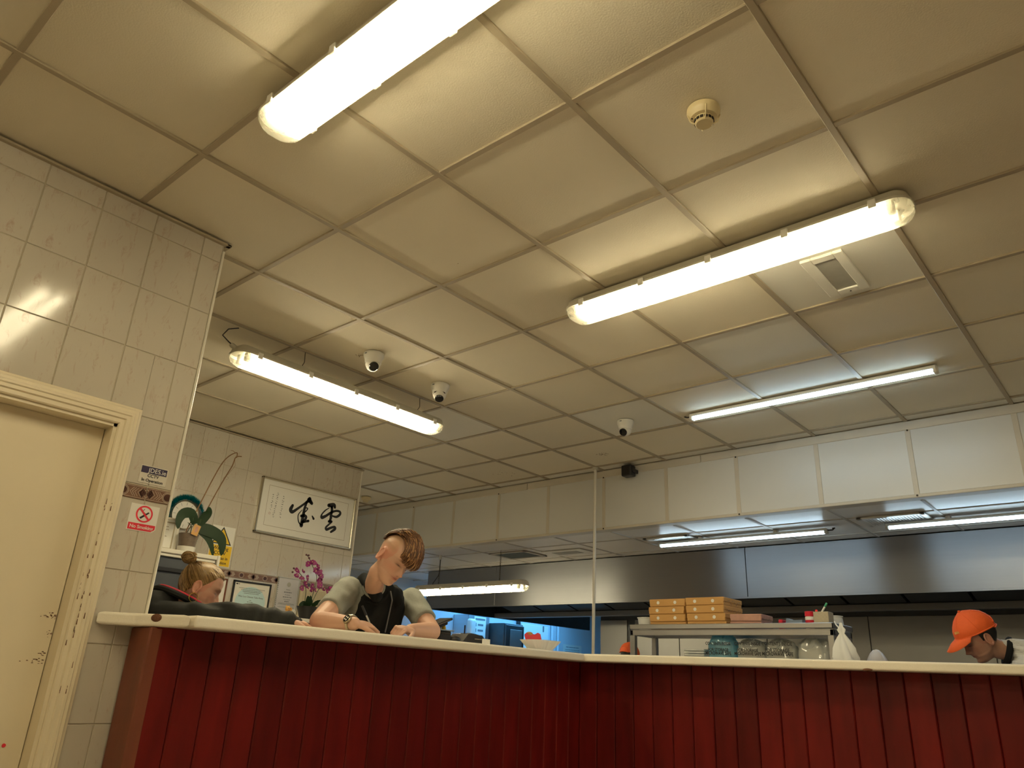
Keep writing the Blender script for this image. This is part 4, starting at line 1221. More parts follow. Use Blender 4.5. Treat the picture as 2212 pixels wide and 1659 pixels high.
# till corner
Z = CT + .0008
pt = thing('receipt_printer', 'black receipt printer behind the young man\'s elbow', 'printer', (-.62, 1.945, Z))
part('body', MB().bbox(-.69, -.555, 1.900, 1.985, Z, Z + .062, .006), 'black_plastic', pt)
part('lid', MB().bbox(-.695, -.550, 1.897, 2.000, Z + .062, Z + .068, .002), 'blue_grey', pt)
part('paper_slot', MB().bbox(-.556, -.552, 1.91, 1.975, Z + .045, Z + .052, .001), 'dark_slot', pt)
ds = thing('till_display', 'slim black till display tilted up beside the young man', 'display', (-.62, 1.94, Z + .068))
m = Matrix.Translation((-.63, 1.955, Z + .106)) @ Matrix.Rotation(.36, 4, 'X')
part('screen', MB().bbox(-.05, .05, -.062, .062, -.006, .006, .004).xf(m), 'black_plastic', ds)
part('edge_strip', MB().bbox(.0505, .052, -.05, .045, -.0015, .0015, .0004).xf(m), 'silver_frame', ds)
part('rear_bulge', MB().bbox(-.04, .04, -.045, .030, -.020, -.005, .004).xf(m), 'black_plastic', ds)
part('stand', MB().bbox(-.64, -.60, 1.92, 1.95, Z + .0685, Z + .095, .003), 'black_plastic', ds)
mo = thing('card_terminal', 'black card payment terminal with a sloping top on the counter', 'card reader', (-.60, 2.17, Z))
part('body', MB().prism([(2.070, Z), (2.245, Z), (2.248, Z + .035), (2.225, Z + .056), (2.15, Z + .064), (2.115, Z + .060), (2.075, Z + .020)], 'x', -.68, -.56), 'black_plastic', mo)
part('screen', MB().prism([(2.155, Z + .0645), (2.22, Z + .058), (2.22, Z + .060), (2.155, Z + .0665)], 'x', -.66, -.58), 'black_gloss', mo)
part('aerial', MB().bbox(-.605, -.598, 2.122, 2.130, Z + .055, Z + .105, .002), 'black_plastic', mo)
part('silver_trim', MB().bbox(-.559, -.555, 2.16, 2.23, Z + .035, Z + .040, .001), 'silver_frame', mo)
single('computer_mouse', MB().ell((-.575, 2.025, Z + .023), (.032, .036, .022), 16, 10), 'black_plastic', 'black computer mouse between the printer and the card terminal', 'mouse', (-.575, 2.025, Z), smooth=True)
single('price_tag', MB().bbox(-.47, -.466, 2.125, 2.185, Z, Z + .036, .001), 'paper_white', 'blank white tag standing in front of the card terminal', 'tag')
yb = thing('spray_bottle', 'small yellow bottle standing behind the till display', 'bottle', (-.655, 2.020, Z))
part('bottle', MB().lathe([(.012, 0), (.013, .004), (.013, .085), (.008, .098)], 14, (-.655, 2.020, Z)), 'yellow_plastic', yb, 40)
part('cap', MB().lathe([(.009, .098), (.009, .112)], 12, (-.655, 2.020, Z)), 'yellow_plastic', yb, 40)
Z = CT

# ================================================================== steel table with over-shelf
TZ = .90
tb = thing('prep_table', 'stainless steel preparation table behind the counter', 'table', (.2, 3.75, 0))
part('tabletop', MB().bbox(-.60, 1.05, 3.53, 4.10, TZ - .04, TZ, .004), 'steel', tb)
for x in (-.56, 1.01):
    for y in (3.57, 4.06):
        part('leg', MB().bbox(x - .02, x + .02, y - .02, y + .02, 0, TZ - .04, .004), 'steel', tb)
part('lower_shelf', MB().bbox(-.57, 1.02, 3.56, 4.07, .20, .23, .003), 'steel', tb)
sh = thing('over_shelf', 'stainless steel shelf on legs carrying pizza boxes', 'shelf', (.19, 3.7, TZ))
part('rail', MB().bbox(-.474, .851, 3.550, 3.562, 1.436, 1.466, .003).bbox(-.474, .851, 3.858, 3.87, 1.436, 1.466, .003).bbox(-.474, -.462, 3.55, 3.87, 1.436, 1.466, .003).bbox(.839, .851, 3.55, 3.87, 1.436, 1.466, .003), 'steel', sh)
part('deck', MB().bbox(-.465, .842, 3.560, 3.860, 1.424, 1.434, .001), 'steel', sh)
part('brace', MB().bbox(-.470, .846, 3.558, 3.580, 1.398, 1.430, .002).bbox(-.470, .846, 3.840, 3.862, 1.398, 1.430, .002).bbox(-.470, -.448, 3.558, 3.862, 1.398, 1.430, .002).bbox(.824, .846, 3.558, 3.862, 1.398, 1.430, .002), 'steel', sh)
for x in (-.454, .828):
    for y in (3.574, 3.846):
        part('leg', MB().bbox(x - .018, x + .018, y - .018, y + .018, TZ, 1.40, .003), 'steel', sh)
DK = 1.4345
def pizza_box(x, y, k, w, h, label, mat, side, dx=0.0, rz=0.0, dots=True):
    z = DK + k * (h + .0008)
    t = thing('pizza_box', label, 'box', (x + w / 2 + dx, y + w / 2, z), 'takeaway boxes on the steel shelf', (0, 0, rz))
    a = w / 2
    part('tray', MB().bbox(-a + .003, a - .003, -a + .003, a - .003, 0, h - .006, .002), mat, t, False, True)
    lid = part('lid', MB().bbox(-a, a, -a, a, h - .028, h, .0025), mat, t, False, True)
    part('front_flap', MB().bbox(-a + .004, a - .004, -a - .001, -a + .002, .004, h - .004, .0008), mat, t, False, True)
    if dots:
        for q in (-.25, .22):
            part('finger_hole', MB().lathe([(.0105, 0), (.0105, .0012)], 16, (q * w, -a - .001, h * .52), (0, -1, 0)), 'paper_white', t, 40, True)
    if side:
        rr2 = random.Random(k * 7 + int(abs(x) * 100))
        mb = MB()
        for q in range(9):
            y0 = -a + .02 + q * (w - .03) / 9; z0 = rr2.uniform(.010, h - .016); r = rr2.uniform(.006, .014)
            an = rr2.uniform(0, 3)
            u = (math.cos(an) * r, math.sin(an) * r * .8)
            mb.merge(stroke([(y0 - u[0], z0 - u[1], .003), (y0 + rr2.uniform(-.004, .004), z0, rr2.uniform(.003, .008)), (y0 + u[0], z0 + u[1], .002)], 3).xf(yz_at(a + .0008)))
        mb.v = [(v_[0], max(-a + .004, min(a - .004, v_[1])), max(.003, min(h - .002, v_[2]))) for v_ in mb.v]
        part('food_print', mb, 'ink_brown', t, False, True)
    return t
nm = ['bottom', 'second', 'third', 'top']
offs = [.004, .0, -.005, .002]
for k in range(4):
    pizza_box(-.340, 3.590, k, .262, .0472, 'plain kraft pizza box, %s of the left stack on the steel shelf' % nm[k], 'kraft', False, offs[k], offs[k] * 2)
for k in range(4):
    pizza_box(-.068, 3.585, k, .262, .0478, 'kraft pizza box, %s of the taller right stack on the steel shelf' % nm[k], 'kraft', True, [.006, .003, -.002, -.003][k], [.01, .0, -.008, .004][k])
for k in range(2):
    pizza_box(.224, 3.580, k, .195, .0435, 'pinkish printed takeaway box, %s of the low stack' % ('lower' if k == 0 else 'upper'), 'pink_card', True, .002 * k, .06, False)

def tub(label, x, y, r0, r1, h, mat='tub_white', group=None):
    t = thing('plastic_tub', label, 'tub', (x, y, DK))
    part('wall', MB().lathe([(r0, 0), (r1, h - .006), (r1 + .004, h - .005), (r1 + .004, h), (r1 - .003, h), (r0 - .003, .004)], 26, (x, y, DK)), mat, t, 35)
    return t
tub('white plastic tub left of the pizza boxes', -.402, 3.66, .050, .060, .082)
tub('white plastic tub at the right end of the shelf', .775, 3.78, .060, .052, .085)
bt = thing('sauce_bottle', 'red capped spice bottle with a red label', 'bottle', (.700, 3.62, DK))
part('jar', MB().lathe([(.024, 0), (.026, .004), (.026, .066), (.022, .072)], 22, (.700, 3.62, DK)), 'paper_white', bt, 35)
part('label', MB().lathe([(.0265, .006), (.0265, .050)], 22, (.700, 3.62, DK), cap0=False, cap1=False), 'red_plastic', bt, 35)
part('cap', MB().lathe([(.026, .070), (.027, .073), (.027, .096), (.024, .098)], 22, (.700, 3.62, DK)), 'red_plastic', bt, 35)
part('lettering', text_mb('Panda', .021, bold=.0004).xf(basis((.706, 3.592, DK + .020), (.95, .30, 0), (0, 0, 1), (.30, -.95, 0))), 'paper_white', bt)
single('carton_box', MB().bbox(.738, .822, 3.570, 3.655, DK, DK + .092, .002), 'carton', 'open greyish cardboard carton holding a green marker', 'box')
mk = thing('marker_pen', 'green capped marker standing in the carton', 'pen', (.785, 3.60, DK + .092))
part('barrel', MB().tube([(.778, 3.60, DK + .093), (.795, 3.605, DK + .120)], .0052, 10), 'paper_white', mk, True)
part('cap', MB().tube([(.795, 3.605, DK + .120), (.808, 3.609, DK + .142)], .0060, 10), 'green_plastic', mk, True)
single('marker_pen', MB().lathe([(.007, 0), (.007, .01), (.004, .014)], 10, (.748, 3.60, DK + .092)), 'red_card', 'red marker barely showing above the carton edge', 'pen', smooth=True)
single('foil_pack', MB().bbox(.520, .545, 3.60, 3.66, DK, DK + .055, .004), 'red_plastic', 'small red packet lying left of the blue tray', 'packet')
single('blue_tray', MB().prism([(.555, DK), (.655, DK), (.662, DK + .052), (.60, DK + .050), (.57, DK + .062)], 'y', 3.60, 3.68), 'blue_grey', 'small grey-blue tray between the red packet and the spice bottle', 'tray')

def lerp_lin(tab, x):
    for (x0, v0), (x1, v1) in zip(tab[:-1], tab[1:]):
        if x <= x1:
            return v0 + (v1 - v0) * (x - x0) / (x1 - x0)
    return tab[-1][1]
def bag(label, x0, x1, y, ztop, mat, text, seed):
    t = thing('container_bag', label, 'bag', ((x0 + x1) / 2, y, TZ), 'bags of plastic containers under the steel shelf')
    rr = random.Random(seed)
    cx, a, b = (x0 + x1) / 2, (x1 - x0) / 2, .085
    rings = []
    n = 44
    prof = [(0, .92), (.03, 1.0), (.45, 1.02), (.78, 1.0), (.88, .98), (.93, .90), (.97, .66), (.99, .40), (1.0, .16)]
    so = rr.uniform(0, 50)
    for i in range(34):
        f = 1 - (1 - i / 33) ** 1.8
        z = TZ + .0012 + (ztop - TZ - .0012) * f
        s_ = lerp_lin(prof, f)
        ring = []
        for k in range(n):
            q = 2 * math.pi * k / n
            cx_, sy_ = math.copysign(abs(math.cos(q)) ** .7, math.cos(q)), math.copysign(abs(math.sin(q)) ** .7, math.sin(q))
            nv = noise.noise(Vector((cx_ * 2.2 + so, sy_ * 2.2, z * 24))) + .6 * noise.noise(Vector((cx_ * 6 + so, sy_ * 6, z * 60)))
            amp = .05 if f < .85 else .05 + .22 * (f - .85) / .15
            w = s_ * (1 + amp * nv)
            ring.append((cx + a * w * cx_, y + b * w * sy_, z + (.016 * nv if f > .86 else 0)))
        rings.append(ring)
    part('film', MB().rings(rings), mat, t, 60)
    mb = MB()
    for k in range(9):
        z = TZ + .004 + k * .046
        if z + .046 < ztop - .03:
            mb.lathe([(a * .80, z - TZ), (a * .86, z - TZ + .030), (a * .90, z - TZ + .042), (a * .90, z - TZ + .045)], 20, (cx, y, TZ))
    part('container_stack', mb, 'tub_white', t, 35)
    if text:
        for s_, z, sz in text:
            part('lettering', text_mb(s_, sz * 1.32, bold=.0006, sx=.74).xf(basis((cx + .004, y - b * 1.12, z), (.985, .17, 0), (0, 0, 1), (.17, -.985, 0))), 'ink', t)
    return t
txt = [('CONTENTS INSIDE', 1.352, .0205), ('FOR STORAGE', 1.316, .0215), ('MICROWAVE SAFE', 1.296, .0215)]
bag('bag of containers in blue film, leftmost under the steel shelf', .045, .222, 3.68, 1.412, 'film_blue', [(a, b, c * .9) for a, b, c in txt] + [], 1)
bag('clear printed bag of containers beside the blue one', .232, .402, 3.69, 1.380, 'film', [(a, b, c * .9) for a, b, c in txt], 2)
bag('clear printed bag of containers left of the unprinted bag', .415, .590, 3.68, 1.378, 'film', txt, 3)
bag('shiny unprinted bag of containers next to the right shelf leg', .605, .790, 3.68, 1.385, 'film', None, 4)
ck2 = MB()
t = thing('lid_stack', 'stack of white plastic lids left of the blue bag', 'lids', (-.06, 3.70, TZ))
for k in range(28):
    part('lid', MB().bbox(-.125, .015, 3.64, 3.76, TZ + k * .0152, TZ + k * .0152 + .012, .003), 'tub_white', t)
t = thing('carrier_bag', 'white carrier bag tied to the right end of the steel shelf', 'bag', (.895, 3.53, 1.2))
rings = []
for z, s_ in ((1.462, .006), (1.440, .010), (1.425, .020), (1.405, .012), (1.37, .032), (1.33, .050), (1.28, .062), (1.22, .070), (1.15, .055), (1.13, .01)):
    rings.append([(.897 + (s_ * (1 + .28 * math.sin(5 * q + z * 20))) * math.cos(q), 3.535 + .55 * s_ * (1 + .28 * math.sin(5 * q + 1 + z * 20)) * math.sin(q), z) for q in [2 * math.pi * k / 30 for k in range(30)]])
part('bag', MB().rings(rings), 'white_cloth', t, 60)
part('loop', MB().tube(smooth_path([(.890, 3.535, 1.43), (.868, 3.545, 1.452), (.856, 3.560, 1.470), (.846, 3.59, 1.468)], 4), .004, 7), 'white_cloth', t, True)
single('refuse_sack', MB().ell((1.015, 3.70, 1.12), (.075, .09, .215), 20, 14), 'paper_lilac', 'pale grey sack bulging behind the tied carrier bag', 'sack', (1.015, 3.70, TZ), smooth=True)

# ================================================================== far back kitchen
x1 = FX + .30
t = thing('paper_dispenser_cabinet', 'steel wall cabinet with a printed list on its front', 'cabinet', (FX + .15, 7.35, 1.2))
part('body', MB().bbox(FX + .005, x1, 7.02, 7.46, 1.20, 1.925, .006), 'steel', t)
part('notice', MB().box(x1, x1 + .003, 7.14, 7.38, 1.25, 1.905), 'paper_white', t)
mb = MB()
for k in range(7):
    z = 1.87 - .075 * k
    if k:
        mb.box(x1 + .003, x1 + .005, 7.155, 7.185, z - .022, z + .022)
    mb.box(x1 + .003, x1 + .005, 7.215 if k else 7.16, 7.325 if k else 7.36, z - .012, z + .012)
part('print', mb, 'ink_grey', t)
part('dispenser', MB().bbox(x1, x1 + .09, 6.98, 7.10, 1.45, 1.86, .03, 3), 'plastic_white', t)
t = thing('tall_fridge', 'dark steel fridge seen under the left end of the hood', 'fridge', (FX + .3, 7.75, 0))
part('body', MB().bbox(FX + .01, FX + .55, 7.50, 7.92, 0, 1.84, .006), 'steel_dark', t)
d = part('door', MB().bbox(FX + .55, FX + .58, 7.51, 7.91, .1, 1.82, .006), 'steel_dark', t)
part('panel', MB().bbox(FX + .58, FX + .585, 7.60, 7.86, 1.2, 1.76, .003), 'steel_wall', d)
part('handle', MB().bbox(FX + .585, FX + .61, 7.54, 7.565, 1.1, 1.5, .004), 'steel', d)
t = thing('notice_board', 'white board with a dark left edge on the far wall', 'board', (FX + .02, 8.8, 1.55))
part('board', MB().bbox(FX + .002, FX + .03, 8.50, 9.18, 1.50, 1.915, .004), 'paper_white', t)
part('edge', MB().bbox(FX + .002, FX + .045, 8.40, 8.46, 1.40, 2.0, .004), 'black_plastic', t)
part('clip', MB().bbox(FX + .03, FX + .04, 9.03, 9.06, 1.83, 1.92, .003), 'ink_grey', t)
for k, y in enumerate((9.28, 9.44)):
    single('wall_pipe', MB().tube([(FX + .03, y, .02), (FX + .03, y, ZK - .02)], .022, 10), 'blue_wall', ('left' if k == 0 else 'right') + ' one of two pale vertical pipes beside the white board', 'pipe', smooth=True)
t = thing('notice_sheet', 'white printed sheet low on the far wall', 'notice', (FX + .004, 9.9, 1.52))
part('sheet', MB().box(FX + .001, FX + .004, 9.62, 10.14, 1.45, 1.68), 'paper_white', t)
lines(t, FX + .005, 9.88, [(1.64, .36, .012), (1.60, .40, .008), (1.57, .40, .008)], 'ink_grey', 40)
single('wall_post', MB().bbox(FX + .002, FX + .06, 6.50, 6.58, .0, ZK - .01, .004), 'steel', 'thin steel post against the far wall beside the hood end', 'post')
# ================================================================== people
M('skin', (1.0, 1.0, 1.0), rough=0.5, var=0.03, scale=30, attr='Col', bump=0.03, bscale=140)
M('hair_ginger', (0.17, 0.070, 0.022), rough=0.55, var=0.35, scale=60)
M('hair_ginger_dark', (0.085, 0.034, 0.012), rough=0.55, var=0.3, scale=60)
M('hair_ginger_light', (0.36, 0.19, 0.07), rough=0.5, var=0.3, scale=60)
M('hair_blonde_dark', (0.17, 0.10, 0.04), rough=0.5, var=0.3, scale=50)
M('hair_blonde_light', (0.52, 0.36, 0.17), rough=0.45, var=0.3, scale=50)
M('hair_blonde', (0.33, 0.21, 0.085), rough=0.42, var=0.45, scale=50)
M('hair_black', (0.012, 0.010, 0.009), rough=0.45, var=0.3, scale=60)
M('cloth_grey', (0.27, 0.28, 0.25), rough=0.85, var=0.18, scale=160, bump=0.25, bscale=16)
M('cloth_black', (0.011, 0.012, 0.013), spec=0.2, rough=0.85, var=0.25, scale=20, bump=0.35, bscale=14, stretch=(1, 1, .5))
M('jacket_black', (0.013, 0.014, 0.0135), spec=0.3, rough=0.7, var=0.2, scale=20, bump=0.5, bscale=11)
M('cloth_pink', (0.60, 0.035, 0.075), rough=0.6, var=0.1)
M('cloth_white', (0.72, 0.71, 0.68), rough=0.7, var=0.08, scale=20, bump=0.8, bscale=60, stretch=(1, 1, 3))
M('denim', (0.03, 0.04, 0.07), rough=0.8, var=0.2)
M('cap_orange', (0.86, 0.13, 0.022), rough=0.7, var=0.06, scale=120, bump=0.05, bscale=200)
M('gold_metal', (0.75, 0.60, 0.14), rough=0.25, metal=1.0)
M('watch_steel', (0.42, 0.36, 0.24), rough=0.3, metal=1.0, var=0.1)
M('shoe', (0.03, 0.028, 0.026), rough=0.5, var=0.2)

def lerp_tab(tab, z):
    for (z0, v0), (z1, v1) in zip(tab[:-1], tab[1:]):
        if z <= z1:
            t = (z - z0) / (z1 - z0)
            t = t * t * (3 - 2 * t) * .5 + t * .5
            return v0 + (v1 - v0) * t
    return tab[-1][1]
HF = [(0, .060), (.006, .078), (.02, .086), (.036, .084), (.055, .089), (.070, .089), (.095, .086), (.115, .087), (.132, .094), (.165, .093), (.190, .080), (.212, .056), (.228, .028), (.236, .004)]
HBk = [(0, .0), (.012, -.010), (.03, -.024), (.05, -.040), (.075, -.066), (.105, -.087), (.14, -.098), (.175, -.094), (.20, -.078), (.218, -.055), (.230, -.028), (.236, -.006)]
HW = [(0, .014), (.008, .028), (.02, .040), (.045, .055), (.07, .063), (.10, .069), (.13, .074), (.16, .075), (.185, .067), (.207, .051), (.225, .029), (.236, .005)]
def gs(d, s):
    return math.exp(-(d / s) ** 2)
def hp(z, a, face=True):
    """point of the head surface, x right, y front, z up from the chin; a=0 faces the front"""
    yf, yb, w = lerp_tab(HF, z), lerp_tab(HBk, z), lerp_tab(HW, z)
    c, s = math.cos(a), math.sin(a)
    mid = (yf + yb) / 2 if z < .05 else 0
    x = w * math.copysign(abs(s) ** .92, s)
    y = (yf - mid) * math.copysign(abs(c) ** .95, c) + mid if c > 0 else mid + (mid - yb) * -math.copysign(abs(c) ** .95, -c) * -1 * -1
    if c <= 0:
        y = mid - (mid - yb) * abs(c) ** .95
    if face and c > 0:
        ax = abs(x)
        d = 0
        if .062 < z < .124:
            h = .027 * (1 - (z - .078) / .046) if z > .078 else .027 * max(0, (z - .062) / .016)
            h = max(h, 0) + (.003 if z > .078 else 0)
            d += h * gs(ax, .0125 if z < .086 else .0085)
            d += .006 * gs(ax - .012, .006) * gs(z - .073, .006)
        d -= .011 * gs(ax - .031, .015) * gs(z - .116, .011)
        d += .0065 * gs(ax - .031, .011) * gs(z - .1125, .0075)
        d += .005 * gs(ax - .030, .022) * gs(z - .132, .007)
        d += .0055 * gs(ax, .020) * gs(z - .0585, .0045) + .0055 * gs(ax, .018) * gs(z - .0480, .0045) - .003 * gs(ax, .022) * gs(z - .0532, .0022)
        d += .006 * gs(ax, .018) * gs(z - .018, .012) - .003 * gs(ax, .02) * gs(z - .036, .006)
        d += .004 * gs(ax - .048, .016) * gs(z - .092, .014)
        y += d
    return Vector((x, y, z))
def head_mb():
    zs = [0, .003, .007, .012, .018, .024, .030, .036, .041, .045, .048, .051, .0535, .056, .059, .063, .067, .071, .075, .079, .084, .089, .095, .101, .106, .110, .114, .118, .122, .127, .132, .138, .145, .153, .162, .172, .182, .192, .201, .209, .216, .222, .227, .231, .234, .236]
    n = 60
    # more columns over the face
    an = []
    for k in range(n):
        u = k / n * 2 - 1
        an.append(math.pi * (u * .62 + .38 * u ** 3))
    mb = MB().rings([[hp(z, a) for a in an] for z in zs])
    for s in (-1, 1):
        ring = []
        for k in range(15):
            q = 2 * math.pi * k / 14
            r = 1.0 if math.sin(q) > 0 else .82
            ring.append((s * (.0765 + .012 * (.5 - .5 * math.cos(q - .4))), -.012 - .017 * r * math.cos(q) , .098 + .030 * math.sin(q)))
        mb.tube(ring, .0052, 7, False)
        mb.ell((s * .075, -.010, .096), (.007, .013, .024), 12, 8)
        mb.ell((s * .076, .000, .071), (.006, .007, .009), 10, 6)
    return mb
def frame_m(org, right, front, up, sc):
    m = basis(org, right, front, up)
    return m @ Matrix.Scale(sc, 4)
def limb(mb, pts, rad, n=14):
    mb.tube(pts, rad, n)
    for p, r in zip(pts, rad):
        mb.ell(p, (r, r, r), n, 8)
def oval(mb, rows):
    """torso: rows of (center, rx, ry) horizontal ovals, rx along world X, ry along Y"""
    mb.rings([[Vector(c) + Vector((rx * math.cos(q), ry * math.sin(q), 0)) for q in [2 * math.pi * k / 28 for k in range(28)]] for c, rx, ry in rows])
def hand(mb, wrist, d, nrm, thumb, curls=(30, 55, 45), spread=.0, sc=1.0, tcurl=.3):
    """palm and five bent fingers; d points to the knuckles, nrm is the back of the hand, thumb=+1/-1 side"""
    d = Vector(d).normalized(); nrm = Vector(nrm)
    nrm = (nrm - d * nrm.dot(d)).normalized()
    s = nrm.cross(d)
    w = Vector(wrist)
    m = basis(w, d, s, nrm)
    rot = Matrix((d, s, nrm)).transposed()
    mb.ell(w + d * .046 * sc, (.052 * sc, .040 * sc, .0165 * sc), 16, 10, rot)
    mb.ell(w + d * .030 * sc + s * thumb * .022 * sc, (.032 * sc, .020 * sc, .015 * sc), 12, 8, rot)
    L = ((.040, .025, .020), (.044, .028, .021), (.041, .026, .021), (.033, .020, .018))
    for i in range(4):
        yy = thumb * (.030 - .020 * i) * sc
        p = w + d * (.084 - .004 * abs(i - 1)) * sc + s * yy
        ang = 0
        pts = [w + d * .06 * sc + s * yy * .8, p]
        for k in range(3):
            ang += math.radians(curls[k] + 6 * i)
            p = p + (d * math.cos(ang) - nrm * math.sin(ang) + s * thumb * spread * (1.5 - i)) * L[i][k] * sc
            pts.append(p)
        limb(mb, pts, [.0095 * sc, .0098 * sc, .0088 * sc, .0080 * sc, .0070 * sc], 9)
    p = w + d * .022 * sc + s * thumb * .030 * sc
    pts = [p]
    for k, l in enumerate((.036, .030, .024)):
        v = (d * (.72 + .12 * k) + s * thumb * (.62 - tcurl * k) - nrm * (.25 + .1 * k)).normalized()
        p = p + v * l * sc
        pts.append(p)
    limb(mb, pts, [.0125 * sc, .0110 * sc, .0095 * sc, .0080 * sc], 9)

def fuse(mb, voxel, smooth=3, fac=.5, org=(0, 0, 0)):
    """one continuous surface out of overlapping closed pieces"""
    me = bpy.data.meshes.new('tmp')
    me.from_pydata(mb.v, [], mb.f)
    o = bpy.data.objects.new('tmp', me)
    COL.objects.link(o)
    r = o.modifiers.new('r', 'REMESH')
    r.mode = 'VOXEL'
    r.voxel_size = voxel
    if smooth:
        s = o.modifiers.new('s', 'SMOOTH')
        s.factor = fac
        s.iterations = smooth
    dg = bpy.context.evaluated_depsgraph_get()
    out = bpy.data.meshes.new_from_object(o.evaluated_get(dg))
    bpy.data.objects.remove(o)
    bpy.data.meshes.remove(me)
    out.polygons.foreach_set('use_smooth', [True] * len(out.polygons))
    out.transform(Matrix.Translation(-Vector(org)))
    return out
def flesh(name, me, parent, mat, colf=None):
    me.name = name
    me.materials.clear()
    me.materials.append(MATS[mat])
    if colf:
        ca = me.color_attributes.new('Col', 'FLOAT_COLOR', 'POINT')
        org = ORG[parent.name]
        for i, v in enumerate(me.vertices):
            c = colf(v.co + org)
            ca.data[i].color = (c[0], c[1], c[2], 1)
    o = bpy.data.objects.new(name, me)
    link(o, parent)
    ORG[o.name] = ORG[parent.name]
    return o
def displace(me, fn):
    n = len(me.vertices)
    co = [0.0] * (3 * n); no = [0.0] * (3 * n)
    me.vertices.foreach_get('co', co)
    me.vertices.foreach_get('normal', no)
    for i in range(n):
        c = fn(Vector(co[3 * i:3 * i + 3]), Vector(no[3 * i:3 * i + 3]))
        co[3 * i:3 * i + 3] = c
    me.vertices.foreach_set('co', co)
    me.update()
def mixc(a, b, f):
    f = max(0, min(1, f))
    return tuple(x + (y - x) * f for x, y in zip(a, b))
def face_colour(Hm, skin, brow, lip, stubble=None, pink=(.62, .24, .17)):
    inv = Hm.inverted()
    def f(w):
        l = inv @ w
        c = skin
        if -.03 < l.z < .26 and abs(l.x) < .11 and abs(l.y) < .15:
            ax = abs(l.x)
            if l.y > .02:
                c = mixc(c, pink, .45 * gs(ax - .045, .022) * gs(l.z - .085, .022))
                c = mixc(c, pink, .5 * gs(ax, .014) * gs(l.z - .076, .012))
                c = mixc(c, lip, .9 * gs(ax, .021) * (gs(l.z - .0580, .0050) + gs(l.z - .0485, .0050)))
                c = mixc(c, (.10, .02, .02), .8 * gs(ax, .022) * gs(l.z - .0532, .0022))
                c = mixc(c, brow, .75 * gs((ax - .032) / .019, 1) * gs(l.z - .1335 + .12 * max(0, ax - .035), .0045))
                c = mixc(c, (.03, .018, .012), .95 * gs((ax - .031) / .0135, 1) * gs(l.z - .1085 - .0012 * math.cos((ax - .031) * 90), .0030))
                c = mixc(c, (.28, .13, .09), .35 * gs((ax - .031) / .018, 1) * gs(l.z - .118, .008))
                c = mixc(c, (.20, .07, .05), .7 * gs(ax - .0085, .0035) * gs(l.z - .0685, .003))
            if ax > .066:
                c = mixc(c, pink, .55)
            if stubble:
                up_ = max(0, min(1, (l.z - .125) / .03)) * max(0, min(1, (.055 - l.y) / .03))
                c = mixc(c, stubble, up_ * .75)
        return c
    return f
def scalp(Hm, z, a, off):
    p = hp(z, a, False)
    c = Vector((0, -.005, .125))
    d = (p - c)
    return Hm @ (p + d.normalized() * off)
def clump(mb, pts, r0, r1, n=4, flat=.45):
    m = len(pts)
    mb.tube(pts, [r0 * (1 - i / (m - 1)) ** .6 + r1 * (i / (m - 1)) if i else r0 * .6 for i in range(m)], n, True, flat)

# ------------------------------------------------------------------ young man writing at the counter
man = thing('person', 'young man in grey T-shirt and black gilet leaning on the counter writing', 'person', (-.95, 1.66, 0))
HM = frame_m((-.505, 1.418, 1.511), (.2224, -.9486, .2250), (.8086, .0505, -.5862), (.5447, .3124, .7783), 1.0)
SKIN = (.60, .355, .255)
shR, shL = Vector((-.785, 1.470, 1.468)), Vector((-.735, 1.845, 1.452))
elR, elL = Vector((-.635, 1.215, 1.296)), Vector((-.520, 1.810, 1.294))
wrR, wrL = Vector((-.405, 1.235, 1.285)), Vector((-.400, 1.560, 1.283))
nb = Vector((-.680, 1.548, 1.480))
mb = MB()
hm = head_mb().xf(HM)
mb.merge(hm)
limb(mb, [HM @ Vector((0, -.004, .055)), HM @ Vector((0, -.014, .015)), (HM @ Vector((0, -.020, -.01))) * .5 + nb * .5, nb, nb + Vector((-.05, .05, -.05))], [.048, .046, .044, .048, .050], 18)
limb(mb, [shR, shR.lerp(elR, .5), elR + Vector((0, 0, .004))], [.054, .050, .043])
limb(mb, [shL, shL.lerp(elL, .5), elL + Vector((0, 0, .004))], [.054, .050, .043])
limb(mb, [elR, elR.lerp(wrR, .35), wrR], [.043, .042, .028])
limb(mb, [elL, elL.lerp(wrL, .35), wrL], [.043, .042, .028])
oval(mb, [((-.93, 1.68, .95), .10, .15), ((-.90, 1.67, 1.15), .10, .155), ((-.82, 1.66, 1.36), .105, .17), ((-.765, 1.655, 1.44), .09, .16), ((-.745, 1.65, 1.465), .05, .10)])
hand(mb, wrR, (.10, .93, -.02), (.28, -.02, .95), -1, (28, 48, 30), 0, .98)
hand(mb, wrL, (.18, -.95, -.02), (.30, .0, .95), 1, (40, 62, 40), 0, .98)
me = fuse(mb, .0038, 2, .5, ORG[man.name])
def rest(org, back):
    def fn(w, n):
        if w.z < CT + .0008 - org.z and w.x + org.x > back and w.z + org.z > CT - .06:
            w.z = CT + .0008 - org.z
        return w
    return fn
displace(me, rest(ORG[man.name], -.72))
flesh('body', me, man, 'skin', face_colour(HM, SKIN, (.26, .13, .06), (.50, .16, .13), (.46, .28, .17)))
